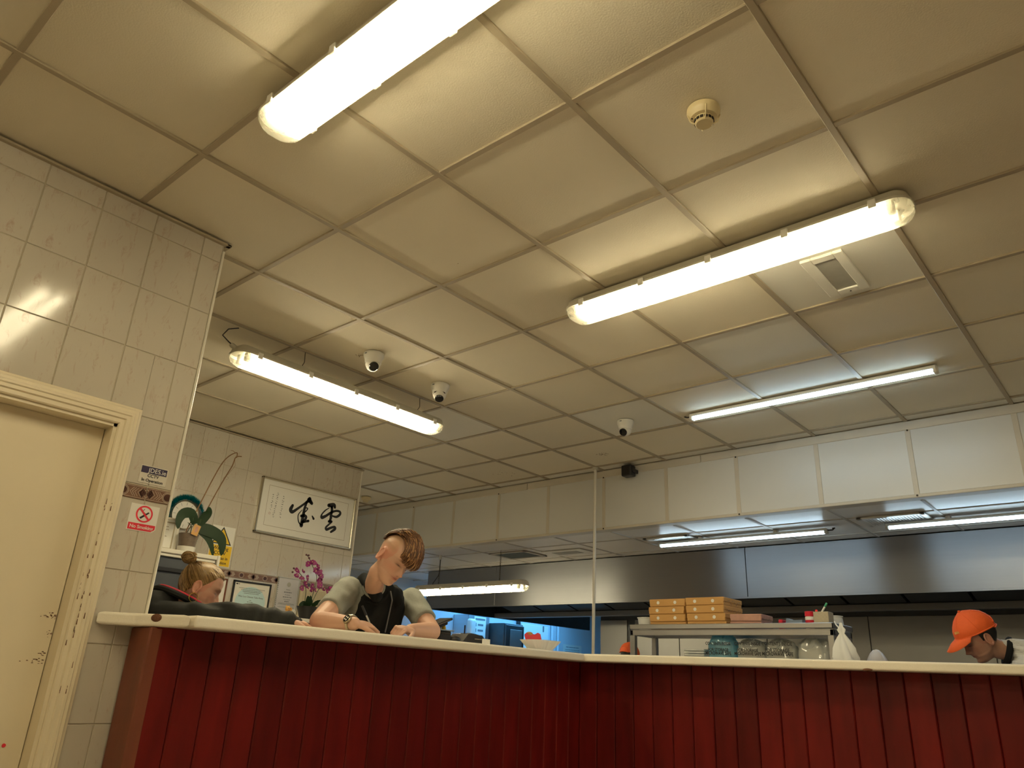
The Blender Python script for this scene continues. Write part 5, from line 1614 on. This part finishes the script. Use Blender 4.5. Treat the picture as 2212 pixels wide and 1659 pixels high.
# T-shirt
mb = MB()
oval(mb, [((-.93, 1.68, .93), .118, .165), ((-.90, 1.67, 1.15), .118, .172), ((-.82, 1.66, 1.35), .124, .185), ((-.770, 1.655, 1.44), .105, .175), ((-.728, 1.62, 1.487), .080, .120), ((-.705, 1.58, 1.502), .060, .080)])
for a, b in ((shR, elR), (shL, elL)):
    limb(mb, [a, a.lerp(b, .3)], [.068, .065], 16)
    mb.tube([a.lerp(b, .2), a.lerp(b, .45), a.lerp(b, .66), a.lerp(b, .68)], [.065, .063, .0625, .060], 18)
me = fuse(mb, .006, 5, .5, ORG[man.name])
displace(me, lambda w, n: w + n * (.006 * noise.noise(Vector((w.x * 22 + w.z * 14, w.y * 22 - w.z * 10, w.z * 22))) + .0008 * math.sin(w.z * 90 + w.y * 50)))
flesh('t_shirt', me, man, 'cloth_grey')
nd = (HM @ Vector((0, -.035, -.02)) - nb).normalized()
def ring_pts(c, ax, r, n=26, e=1.0):
    ax = Vector(ax).normalized()
    a = Vector((0, 1, 0)); a = (a - ax * a.dot(ax)).normalized(); b = ax.cross(a)
    return [Vector(c) + (a * math.cos(2 * math.pi * k / n) + b * math.sin(2 * math.pi * k / n) * e) * r for k in range(n + 1)]
part('collar', MB().tube(ring_pts(nb + nd * .024, nd, .0500), .0065, 8, False), 'cloth_grey', man, True)
# black gilet
mb = MB()
oval(mb, [((-.93, 1.68, .92), .135, .178), ((-.90, 1.67, 1.15), .135, .180), ((-.83, 1.66, 1.32), .140, .178), ((-.79, 1.655, 1.40), .136, .166), ((-.752, 1.640, 1.455), .122, .138), ((-.725, 1.615, 1.490), .100, .105), ((-.702, 1.575, 1.510), .074, .082)])
limb(mb, [(-.640, 1.535, 1.440), (-.665, 1.510, 1.490), (-.735, 1.525, 1.522), (-.83, 1.56, 1.49)], [.030, .034, .034, .034], 12)
limb(mb, [(-.640, 1.675, 1.430), (-.668, 1.692, 1.472), (-.72, 1.705, 1.494), (-.80, 1.71, 1.470)], [.026, .028, .028, .028], 12)
me = fuse(mb, .006, 4, .5, ORG[man.name])
displace(me, lambda w, n: w + n * (.003 * noise.noise(Vector((w.x * 14, w.y * 14, w.z * 14))) + .0018 * math.sin(w.y * 120)))
flesh('gilet', me, man, 'cloth_black')
part('gilet_collar', MB().tube(ring_pts(nb - nd * .006 + Vector((-.008, .006, -.002)), nd, .068), .011, 8, False), 'cloth_black', man, True)
part('zip', MB().tube([(-.618, 1.600, 1.470), (-.634, 1.630, 1.43), (-.664, 1.645, 1.36), (-.692, 1.655, 1.28)], .0035, 6), 'ink_grey', man, True)
mb = MB()
for s in (-1, 1):
    limb(mb, [(-.95, 1.68 + s * .08, .95), (-.97, 1.68 + s * .10, .50), (-1.02, 1.68 + s * .11, .09)], [.095, .07, .055])
oval(mb, [((-.94, 1.68, .86), .12, .16), ((-.935, 1.68, 1.0), .12, .165)])
flesh('trousers', fuse(mb, .012, 2, .5, ORG[man.name]), man, 'denim')
for s in (-1, 1):
    part('shoe', MB().ell((-.97, 1.68 + s * .11, .045), (.14, .05, .045), 16, 10), 'shoe', man, True)
# hair: short at the sides, long fringe swept forward
base_ = MB(); cls = [MB(), MB(), MB()]
rr = random.Random(4)
def man_arc(x, ph, off):
    """point over the skull in the plane x, ph 180=back .. 0=front"""
    k = max(0, 1 - (abs(x) / .080) ** 2.4)
    a = math.radians(ph)
    ry = .098 if math.cos(a) > 0 else .098
    p = Vector((x * (1 - .10 * max(0, math.sin(a))), math.cos(a) * (ry * (.45 + .55 * k ** .5) + off), .142 + math.sin(a) * (.094 * (.35 + .65 * k ** .5) + off)))
    return p
def back_thin(ph):
    return .25 + .75 * max(0, min(1, (165 - ph) / 85))
rows = []
for i in range(15):
    x = -.066 + .132 * i / 14
    rows.append([HM @ man_arc(x, ph, (.020 - .016 * (abs(x) / .066) ** 2) * back_thin(ph)) for ph in [178, 160, 140, 120, 100, 80, 62, 46, 32, 20, 10, 2]])
nn_ = len(rows[0])
base_.add([p for r in rows for p in r], [(i * nn_ + k, i * nn_ + k + 1, (i + 1) * nn_ + k + 1, (i + 1) * nn_ + k) for i in range(14) for k in range(nn_ - 1)])
for q in range(1100):
    lift = rr.uniform(-.006, .007)
    x = rr.uniform(-.070, .070)
    start = rr.uniform(20, 172)
    ln = rr.uniform(30, 62)
    end = max(start - ln, -12 + 16 * (abs(x) / .068) + rr.uniform(-8, 8))
    if end > start - 12:
        continue
    side = rr.uniform(-.014, .010) - .006
    pts = []
    for k in range(6):
        f = k / 5
        off = .006 + back_thin(start + (end - start) * f) * (.026 + lift) * math.sin(math.pi * min(1, .22 + f * .72)) * (1 - .6 * (abs(x) / .070) ** 2) + rr.uniform(-.0015, .0015)
        pts.append(HM @ man_arc(max(-.074, min(.074, x + side * f)), start + (end - start) * f, off))
    clump(cls[rr.choice((0, 0, 1, 1, 2))], pts, .0030, .0006, 4, .5)
hr = part('hair', base_, 'hair_ginger', man, True)
for c_, m_ in zip(cls, ('hair_ginger', 'hair_ginger_dark', 'hair_ginger_light')):
    part('hair_strands', c_, m_, hr, True)
# watch and pen
wt = thing('wristwatch', 'metal wristwatch with a dark dial on the young man\'s wrist', 'watch', tuple(wrR - Vector((0, 0, .035))))
wc = elR.lerp(wrR, .93); wd = (wrR - elR).normalized()
def ring_at(c, ax, r, n=28):
    ax = Vector(ax).normalized(); a = Vector((0, 0, 1)); a = (a - ax * a.dot(ax)).normalized(); b = ax.cross(a)
    return [c + (a * math.cos(2 * math.pi * k / n) + b * math.sin(2 * math.pi * k / n)) * r for k in range(n + 1)]
part('strap', MB().tube(ring_at(wc, wd, .0320), .0065, 8, False), 'watch_steel', wt, 30)
fd = Vector((.62, -.62, .35)); fd = (fd - wd * fd.dot(wd)).normalized()
part('case', MB().lathe([(.019, .027), (.021, .031), (.021, .037), (.018, .040)], 24, wc, fd), 'watch_steel', wt, 35)
dl = part('dial', MB().lathe([(.0165, .0395), (.0165, .0405)], 24, wc, fd), 'black_gloss', wt)
u_ = wd; v_ = fd.cross(wd)
for k in range(4):
    a = k * math.pi / 2 + .4
    part('subdial', MB().lathe([(.0038, .0406), (.0038, .0412)], 10, wc + (u_ * math.cos(a) + v_ * math.sin(a)) * .0085, fd), 'paper_white', dl)
pn = thing('pen', 'clear ballpoint pen with a black cap held by the young man', 'pen', (-.385, 1.335, CT))
pA, pB = Vector((-.385, 1.336, CT + .004)), Vector((-.415, 1.275, 1.364))
part('barrel', MB().tube([pA, pA.lerp(pB, .08), pA.lerp(pB, .7)], [.0012, .0040, .0040], 10), 'frosted', pn, True)
part('refill', MB().tube([pA.lerp(pB, .05), pA.lerp(pB, .68)], .0016, 6), 'ink', pn, True)
part('cap', MB().tube([pA.lerp(pB, .66), pB], .0050, 10), 'black_plastic', pn, True)

# ------------------------------------------------------------------ woman with hair bun behind the counter
wo = thing('person', 'woman with blonde hair bun in a black jacket bending over the counter', 'person', (-1.05, .62, 0))
r_, f_, u_ = Vector((.905, -.405, .128)).normalized(), None, None
f_ = Vector((.50, .80, -.27)); f_ = (f_ - r_ * f_.dot(r_)).normalized(); u_ = r_.cross(f_)
HW_ = frame_m((-.935, .742, 1.299), r_, f_, u_, .95)
mb = MB()
mb.merge(head_mb().xf(HW_))
nbw = Vector((-.985, .672, 1.318))
limb(mb, [HW_ @ Vector((0, -.012, .055)), HW_ @ Vector((0, -.030, .015)), nbw], [.048, .048, .046], 18)
oval(mb, [((-1.12, .62, .95), .10, .14), ((-1.08, .63, 1.15), .10, .145), ((-1.03, .645, 1.26), .06, .08)])
wsR, weR, wwR = Vector((-.905, .615, 1.255)), Vector((-.710, .870, 1.286)), Vector((-.640, 1.060, 1.283))
limb(mb, [wsR, weR, wwR], [.045, .038, .026])
hand(mb, wwR, (.10, .95, -.05), (.15, 0, 1), -1, (25, 40, 30), 0, .92)
me = fuse(mb, .0038, 2, .5, ORG[wo.name])
displace(me, rest(ORG[wo.name], -.72))
flesh('body', me, wo, 'skin', face_colour(HW_, (.60, .345, .25), (.33, .19, .09), (.52, .18, .15)))
mb = MB()
oval(mb, [((-1.13, .61, .80), .15, .19), ((-1.10, .61, 1.05), .15, .20), ((-1.06, .60, 1.20), .16, .215), ((-1.035, .60, 1.29), .15, .185), ((-1.015, .612, 1.345), .115, .13), ((-1.00, .635, 1.375), .08, .085)])
limb(mb, [wsR + Vector((-.06, -.02, .0)), wsR, wsR.lerp(weR, .5), weR, weR.lerp(wwR, .5), wwR, wwR + Vector((.004, .03, -.004))], [.085, .078, .066, .056, .052, .042, .036], 18)
limb(mb, [(-1.10, .42, 1.22), (-.95, .36, 1.10), (-.88, .44, .98)], [.085, .07, .06], 16)
me = fuse(mb, .006, 5, .5, ORG[wo.name])
def jk(w, n):
    fold = max(0, min(1, (w.y - .02) / .12))
    w = w + n * (.006 * noise.noise(Vector((w.x * 13, w.y * 20, w.z * 13))) + fold * .005 * math.sin(w.y * 75 + 2 * math.sin(w.x * 30)))
    if w.z < CT + .002 and w.x > .33 and w.z > CT - .08:
        w.z = CT + .002
    return w
displace(me, jk)
flesh('jacket', me, wo, 'jacket_black')
c0 = Vector((-.948, .708, 1.356)); e1 = Vector((.50, .80, -.36)).normalized(); e2 = (r_ - e1 * r_.dot(e1)).normalized(); e3 = e1.cross(e2)
if e3.z < 0:
    e3 = -e3
def cring(a, b, dz):
    return [c0 + e1 * a * math.cos(q) + e2 * b * math.sin(q) + e3 * dz for q in [2 * math.pi * k / 36 for k in range(37)]]
part('collar_lining', MB().tube(cring(.100, .066, .004), .0085, 8, False), 'cloth_pink', wo, True)
part('collar', MB().tube(cring(.108, .074, -.010), .014, 8, False), 'jacket_black', wo, True)
mb = MB()
for s in (-1, 1):
    limb(mb, [(-1.13, .62 + s * .08, .90), (-1.13, .62 + s * .09, .48), (-1.15, .62 + s * .09, .09)], [.10, .07, .055])
oval(mb, [((-1.13, .62, .80), .13, .17), ((-1.13, .62, .92), .13, .17)])
flesh('trousers', fuse(mb, .012, 2, .5, ORG[wo.name]), wo, 'denim')
for s in (-1, 1):
    part('shoe', MB().ell((-1.10, .62 + s * .09, .04), (.12, .045, .04), 16, 10), 'shoe', wo, True)
# hair pulled back into a bun
BUN = Vector((0, -.088, .208))
def hairline(a):
    a = abs(a)
    if a < .9:
        return .188 - .010 * (a / .9)
    if a < 1.45:
        return .178 - .062 * (a - .9) / .55
    if a < 2.0:
        return .116 - .028 * (a - 1.45) / .55
    return .088 - .045 * (a - 2.0) / 1.14
base_ = MB()
n = 48
rows = []
for k in range(10):
    f = k / 9
    row = []
    for q in range(n):
        a = -math.pi + 2 * math.pi * q / n
        z = hairline(a) + (.2355 - hairline(a)) * f
        row.append(scalp(HW_, z, a, .0055 if k else .0015))
    rows.append(row)
base_.rings(rows, False, True)
hr = part('hair', base_, 'hair_blonde', wo, True)
cls = [MB(), MB(), MB()]
rr = random.Random(8)
for q in range(620):
    a = rr.uniform(-math.pi, math.pi)
    z0 = hairline(a) + rr.uniform(-.002, .02)
    s0 = hp(min(.235, z0), a, False)
    pts = []
    for k in range(8):
        f = k / 7
        p = s0.lerp(BUN, f)
        c = Vector((0, -.005, .125))
        d = p - c
        # push out to the scalp
        rmax = .09
        zz = max(.0, min(.2355, p.z))
        ang = math.atan2(p.x, p.y)
        sp_ = hp(zz, ang, False)
        rs = (sp_ - c).length if f < .8 else d.length
        pts.append(HW_ @ (c + d.normalized() * (max(rs, d.length) + .0055 + rr.uniform(-.001, .0025))))
    clump(cls[rr.choice((0, 0, 1, 2))], pts, .0028, .0012, 4, .45)
for c_, m_ in zip(cls, ('hair_blonde', 'hair_blonde_dark', 'hair_blonde_light')):
    part('hair_strands', c_, m_, hr, True)
bn = MB(); bn2 = MB()
bc = BUN + Vector((0, -.018, .018))
bn.ell(HW_ @ bc, (.027, .027, .022), 16, 10)
for q in range(110):
    a0 = rr.uniform(0, 6.28); tilt = rr.uniform(-.9, .9); r = rr.uniform(.020, .033)
    ax = Matrix.Rotation(tilt, 3, 'X') @ Matrix.Rotation(rr.uniform(-.9, .9), 3, 'Y')
    pts = []
    for k in range(9):
        t_ = a0 + k * .42
        pts.append(HW_ @ (bc + ax @ Vector((r * math.cos(t_), r * math.sin(t_), rr.uniform(-.002, .002) + .010 * math.sin(tilt * 3)))))
    clump(bn if q % 2 else bn2, pts, .0032, .0012, 4, .5)
part('hair_bun', bn, 'hair_blonde', hr, True)
part('hair_bun', bn2, 'hair_blonde_light', hr, True)
eg = thing('hoop_earring', 'thin gold hoop earring in the woman\'s ear', 'earring', tuple(HW_ @ Vector((.080, -.002, .030))))
ec = HW_ @ Vector((.100, -.004, .047))
ax = (HW_.to_3x3() @ Vector((.9, .35, 0))).normalized(); a_ = Vector((0, 0, 1)); a_ = (a_ - ax * a_.dot(ax)).normalized(); b_ = ax.cross(a_)
part('hoop', MB().tube([ec + (a_ * math.cos(2 * math.pi * k / 24) + b_ * math.sin(2 * math.pi * k / 24)) * .0185 for k in range(25)], .0014, 6, False), 'gold_metal', eg, True)
part('stud', MB().ell(ec + a_ * .0185, (.0022, .0022, .0022), 8, 6), 'gold_metal', eg, True)

# ------------------------------------------------------------------ cooks in orange caps
def cap_parts(parent, Hm, back=True):
    def ring(z_f, z_b, off, n=40):
        out = []
        for q in range(n):
            a = -math.pi + 2 * math.pi * q / n
            w = .5 + .5 * math.cos(a)
            z = z_b + (z_f - z_b) * w
            out.append(scalp(Hm, min(z, .2355), a, off))
        return out
    top = Hm @ Vector((0, -.004, .262))
    rings = [ring(.158, .128, .011), ring(.170, .142, .013), ring(.186, .160, .016), ring(.203, .182, .018), ring(.219, .203, .021), ring(.230, .222, .024)]
    rings.append([top + (p - top) * .35 + (Hm.to_3x3() @ Vector((0, 0, .006))) for p in rings[-1]])
    cr = part('crown', MB().rings(rings, False, True), 'cap_orange', parent, 60)
    for k in range(6):
        a = math.pi / 6 + k * math.pi / 3
        pts = []
        for zf, zb, off in ((.160, .130, .0115), (.170, .142, .0135), (.186, .160, .0165), (.203, .182, .0185), (.219, .203, .0215), (.230, .222, .0245)):
            w = .5 + .5 * math.cos(a)
            pts.append(scalp(Hm, zb + (zf - zb) * w, a, off))
        part('seam', MB().tube(pts, .0011, 5), 'cap_orange', cr, True)
    part('button', MB().ell(Hm @ Vector((0, -.004, .266)), (.008, .008, .005), 12, 8), 'cap_orange', parent, True)
    inner, outer, outer2 = [], [], []
    for q in range(17):
        a = math.radians(-68 + 136 * q / 16)
        w = .5 + .5 * math.cos(a)
        p = scalp(Hm, .128 + .031 * w, a, .011)
        inner.append(p)
        f = math.cos(a * 1.12)
        l = .078 * max(0, f) ** .7 + .004
        d = Hm.to_3x3() @ Vector((.10 * math.sin(a), 1, -.30 - .30 * abs(math.sin(a))))
        outer.append(p + d.normalized() * l)
        outer2.append(p + d.normalized() * l * .5 + (Hm.to_3x3() @ Vector((0, 0, .006))))
    up_ = Hm.to_3x3() @ Vector((0, 0, .003))
    v = inner + outer2 + outer
    m = 17
    mbr = MB()
    mbr.add([p + up_ * .5 for p in v] + [p - up_ * .5 for p in v], [(i * m + k, i * m + k + 1, (i + 1) * m + k + 1, (i + 1) * m + k) for i in range(2) for k in range(m - 1)] + [(3 * m + i * m + k, 3 * m + (i + 1) * m + k, 3 * m + (i + 1) * m + k + 1, 3 * m + i * m + k + 1) for i in range(2) for k in range(m - 1)] + [(2 * m + k, 2 * m + k + 1, 5 * m + k + 1, 5 * m + k) for k in range(m - 1)])
    part('brim', mbr, 'cap_orange', parent, 60)
    pts = [scalp(Hm, .126, math.pi + t_, .013) for t_ in (-.75, -.5, -.25, 0, .25, .5, .75)]
    part('back_strap', MB().tube(pts, .008, 6, True, .3), 'cap_orange', parent, True)
    pts = [scalp(Hm, .135 + .035 * math.cos(t_ * 2.2), math.pi + t_, .0155) for t_ in (-.6, -.4, -.2, 0, .2, .4, .6)]
    part('back_opening', MB().tube(pts, .004, 6), 'cap_orange', parent, True)
ck = thing('person', 'cook in an orange cap and white top bending down at the right edge', 'person', (1.72, 4.02, 0))
r_ = Vector((-.832, .487, .266)).normalized(); f_ = Vector((-.70, -.46, -.55)); f_ = (f_ - r_ * f_.dot(r_))
r_, f_ = Vector((-.47, .87, .12)).normalized(), Vector((-.76, -.33, -.56))
f_ = (f_ - r_ * f_.dot(r_)).normalized(); u_ = r_.cross(f_)
HC = frame_m((1.545, 3.885, 1.318), r_, f_, u_, .985)
mb = MB()
mb.merge(head_mb().xf(HC))
nbc = Vector((1.610, 3.905, 1.338))
limb(mb, [HC @ Vector((0, -.012, .055)), HC @ Vector((0, -.035, .02)), nbc], [.050, .050, .046], 18)
oval(mb, [((1.84, 4.03, .98), .14, .12), ((1.79, 4.01, 1.14), .14, .12), ((1.71, 3.96, 1.25), .10, .09)])
csl, cel, cwl = Vector((1.68, 3.84, 1.24)), Vector((1.60, 3.70, 1.06)), Vector((1.42, 3.82, 1.02))
csr, cer, cwr = Vector((1.80, 4.16, 1.20)), Vector((1.66, 4.22, 1.04)), Vector((1.46, 4.08, 1.02))
limb(mb, [csl, cel, cwl], [.05, .040, .028]); limb(mb, [csr, cer, cwr], [.05, .040, .028])
hand(mb, cwl, (-.9, .2, -.2), (0, 0, 1), 1); hand(mb, cwr, (-.9, -.2, -.2), (0, 0, 1), -1)
flesh('body', fuse(mb, .0038, 2, .5, ORG[ck.name]), ck, 'skin', face_colour(HC, (.47, .26, .18), (.03, .02, .015), (.36, .12, .10), None, (.45, .18, .13)))
mb = MB()
oval(mb, [((1.87, 4.04, .80), .17, .15), ((1.84, 4.03, 1.0), .175, .155), ((1.79, 4.01, 1.16), .18, .16), ((1.73, 3.975, 1.275), .145, .140), ((1.685, 3.945, 1.345), .112, .108), ((1.650, 3.928, 1.388), .086, .082), ((1.642, 3.924, 1.400), .070, .066)])
limb(mb, [csl, csl.lerp(cel, .6)], [.075, .066]); limb(mb, [csr, csr.lerp(cer, .6)], [.075, .066])
me = fuse(mb, .006, 4, .5, ORG[ck.name])
displace(me, lambda w, n: w + n * .0035 * math.sin(w.x * 60 + w.z * 170 + 1.5 * math.sin(w.y * 25)))
flesh('top', me, ck, 'cloth_white')
cax = (HC @ Vector((0, -.035, .02)) - nbc).normalized()
def ring2(c, ax, r, n=26):
    ax = Vector(ax).normalized(); a = Vector((0, 0, 1)); a = (a - ax * a.dot(ax)).normalized(); b = ax.cross(a)
    return [Vector(c) + (a * math.cos(2 * math.pi * k / n) + b * math.sin(2 * math.pi * k / n)) * r for k in range(n + 1)]
part('collar', MB().tube(ring2(nbc + cax * .010, cax, .062), .016, 8, False), 'cloth_black', ck, True)
n = 40
rows = []
for k in range(6):
    row = []
    for q in range(n):
        a = math.radians(82) + (2 * math.pi - 2 * math.radians(82)) * q / (n - 1)
        back = .5 - .5 * math.cos(a)
        z0 = .105 - .055 * max(0, (back - .45) / .55)
        row.append(scalp(HC, z0 + (.165 - z0) * k / 5, a, .002 + .004 * min(1, k / 2)))
    rows.append(row)
part('hair', MB().rings(rows, False, False, False), 'hair_black', ck, True)
cp = part('cap_band', MB().tube([scalp(HC, .128 + .031 * (.5 + .5 * math.cos(a)), a, .0105) for a in [2 * math.pi * k / 36 for k in range(37)]], .004, 6, False), 'cap_orange', ck, True)
cap_parts(cp, HC)
mb = MB()
for k in range(5):
    a = -.62 + .085 * k
    p = scalp(HC, .181, a, .0165); q = scalp(HC, .189 + .002 * (k % 2), a + .05, .0165)
    mb.tube([p, q], .0022, 5)
part('cap_embroidery', mb, 'gold', cp, True)
mb = MB()
for s in (-1, 1):
    limb(mb, [(1.88, 4.04 + s * .08, .85), (1.88, 4.04 + s * .09, .46), (1.88, 4.04 + s * .09, .09)], [.10, .07, .055])
flesh('trousers', fuse(mb, .012, 2, .5, ORG[ck.name]), ck, 'denim')
for s in (-1, 1):
    part('shoe', MB().ell((1.84, 4.04 + s * .09, .04), (.12, .045, .04), 16, 10), 'shoe', ck, True)

c2 = thing('person', 'cook in an orange cap seen from behind, left of the steel shelf leg', 'person', (-1.63, 5.35, 0))
f_ = Vector((.15, .93, -.35)).normalized(); r_ = f_.cross(Vector((0, 0, 1))).normalized(); u_ = r_.cross(f_)
H2 = frame_m((-1.65, 5.36, 1.235), r_, f_, u_, .93)
mb = MB()
mb.merge(head_mb().xf(H2))
limb(mb, [H2 @ Vector((0, -.012, .055)), H2 @ Vector((0, -.03, .02)), (-1.65, 5.30, 1.17)], [.052, .052, .06], 16)
oval(mb, [((-1.63, 5.25, .95), .15, .11), ((-1.63, 5.26, 1.10), .16, .11), ((-1.64, 5.29, 1.17), .10, .08)])
for s in (-1, 1):
    a, b, c = Vector((-1.63 + s * .18, 5.28, 1.08)), Vector((-1.63 + s * .22, 5.38, .92)), Vector((-1.63 + s * .10, 5.52, .95))
    limb(mb, [a, b, c], [.05, .04, .028])
    hand(mb, c, (-.2 * s, .9, 0), (0, 0, 1), s)
flesh('body', fuse(mb, .006, 2, .5, ORG[c2.name]), c2, 'skin', face_colour(H2, (.36, .18, .12), (.03, .02, .015), (.3, .1, .08)))
mb = MB()
oval(mb, [((-1.63, 5.24, .75), .17, .13), ((-1.63, 5.24, .95), .175, .135), ((-1.63, 5.25, 1.10), .185, .135), ((-1.64, 5.28, 1.19), .11, .10)])
for s in (-1, 1):
    limb(mb, [(-1.63 + s * .18, 5.28, 1.08), (-1.63 + s * .20, 5.34, .98)], [.072, .062])
flesh('top', fuse(mb, .008, 4, .5, ORG[c2.name]), c2, 'cloth_black')
n = 30
rows = []
for k in range(5):
    rows.append([scalp(H2, .055 + (.150 - .055) * k / 4, math.radians(80) + (2 * math.pi - 2 * math.radians(80)) * q / (n - 1), .004) for q in range(n)])
part('hair', MB().rings(rows, False, False, False), 'hair_black', c2, True)
cp = part('cap_band', MB().tube([scalp(H2, .128 + .031 * (.5 + .5 * math.cos(a)), a, .0105) for a in [2 * math.pi * k / 36 for k in range(37)]], .004, 6, False), 'cap_orange', c2, True)
cap_parts(cp, H2)
mb = MB()
for s in (-1, 1):
    limb(mb, [(-1.63 + s * .08, 5.24, .82), (-1.63 + s * .09, 5.24, .46), (-1.63 + s * .09, 5.22, .09)], [.10, .07, .055])
flesh('trousers', fuse(mb, .012, 2, .5, ORG[c2.name]), c2, 'denim')
for s in (-1, 1):
    part('shoe', MB().ell((-1.63 + s * .09, 5.27, .04), (.045, .12, .04), 16, 10), 'shoe', c2, True)
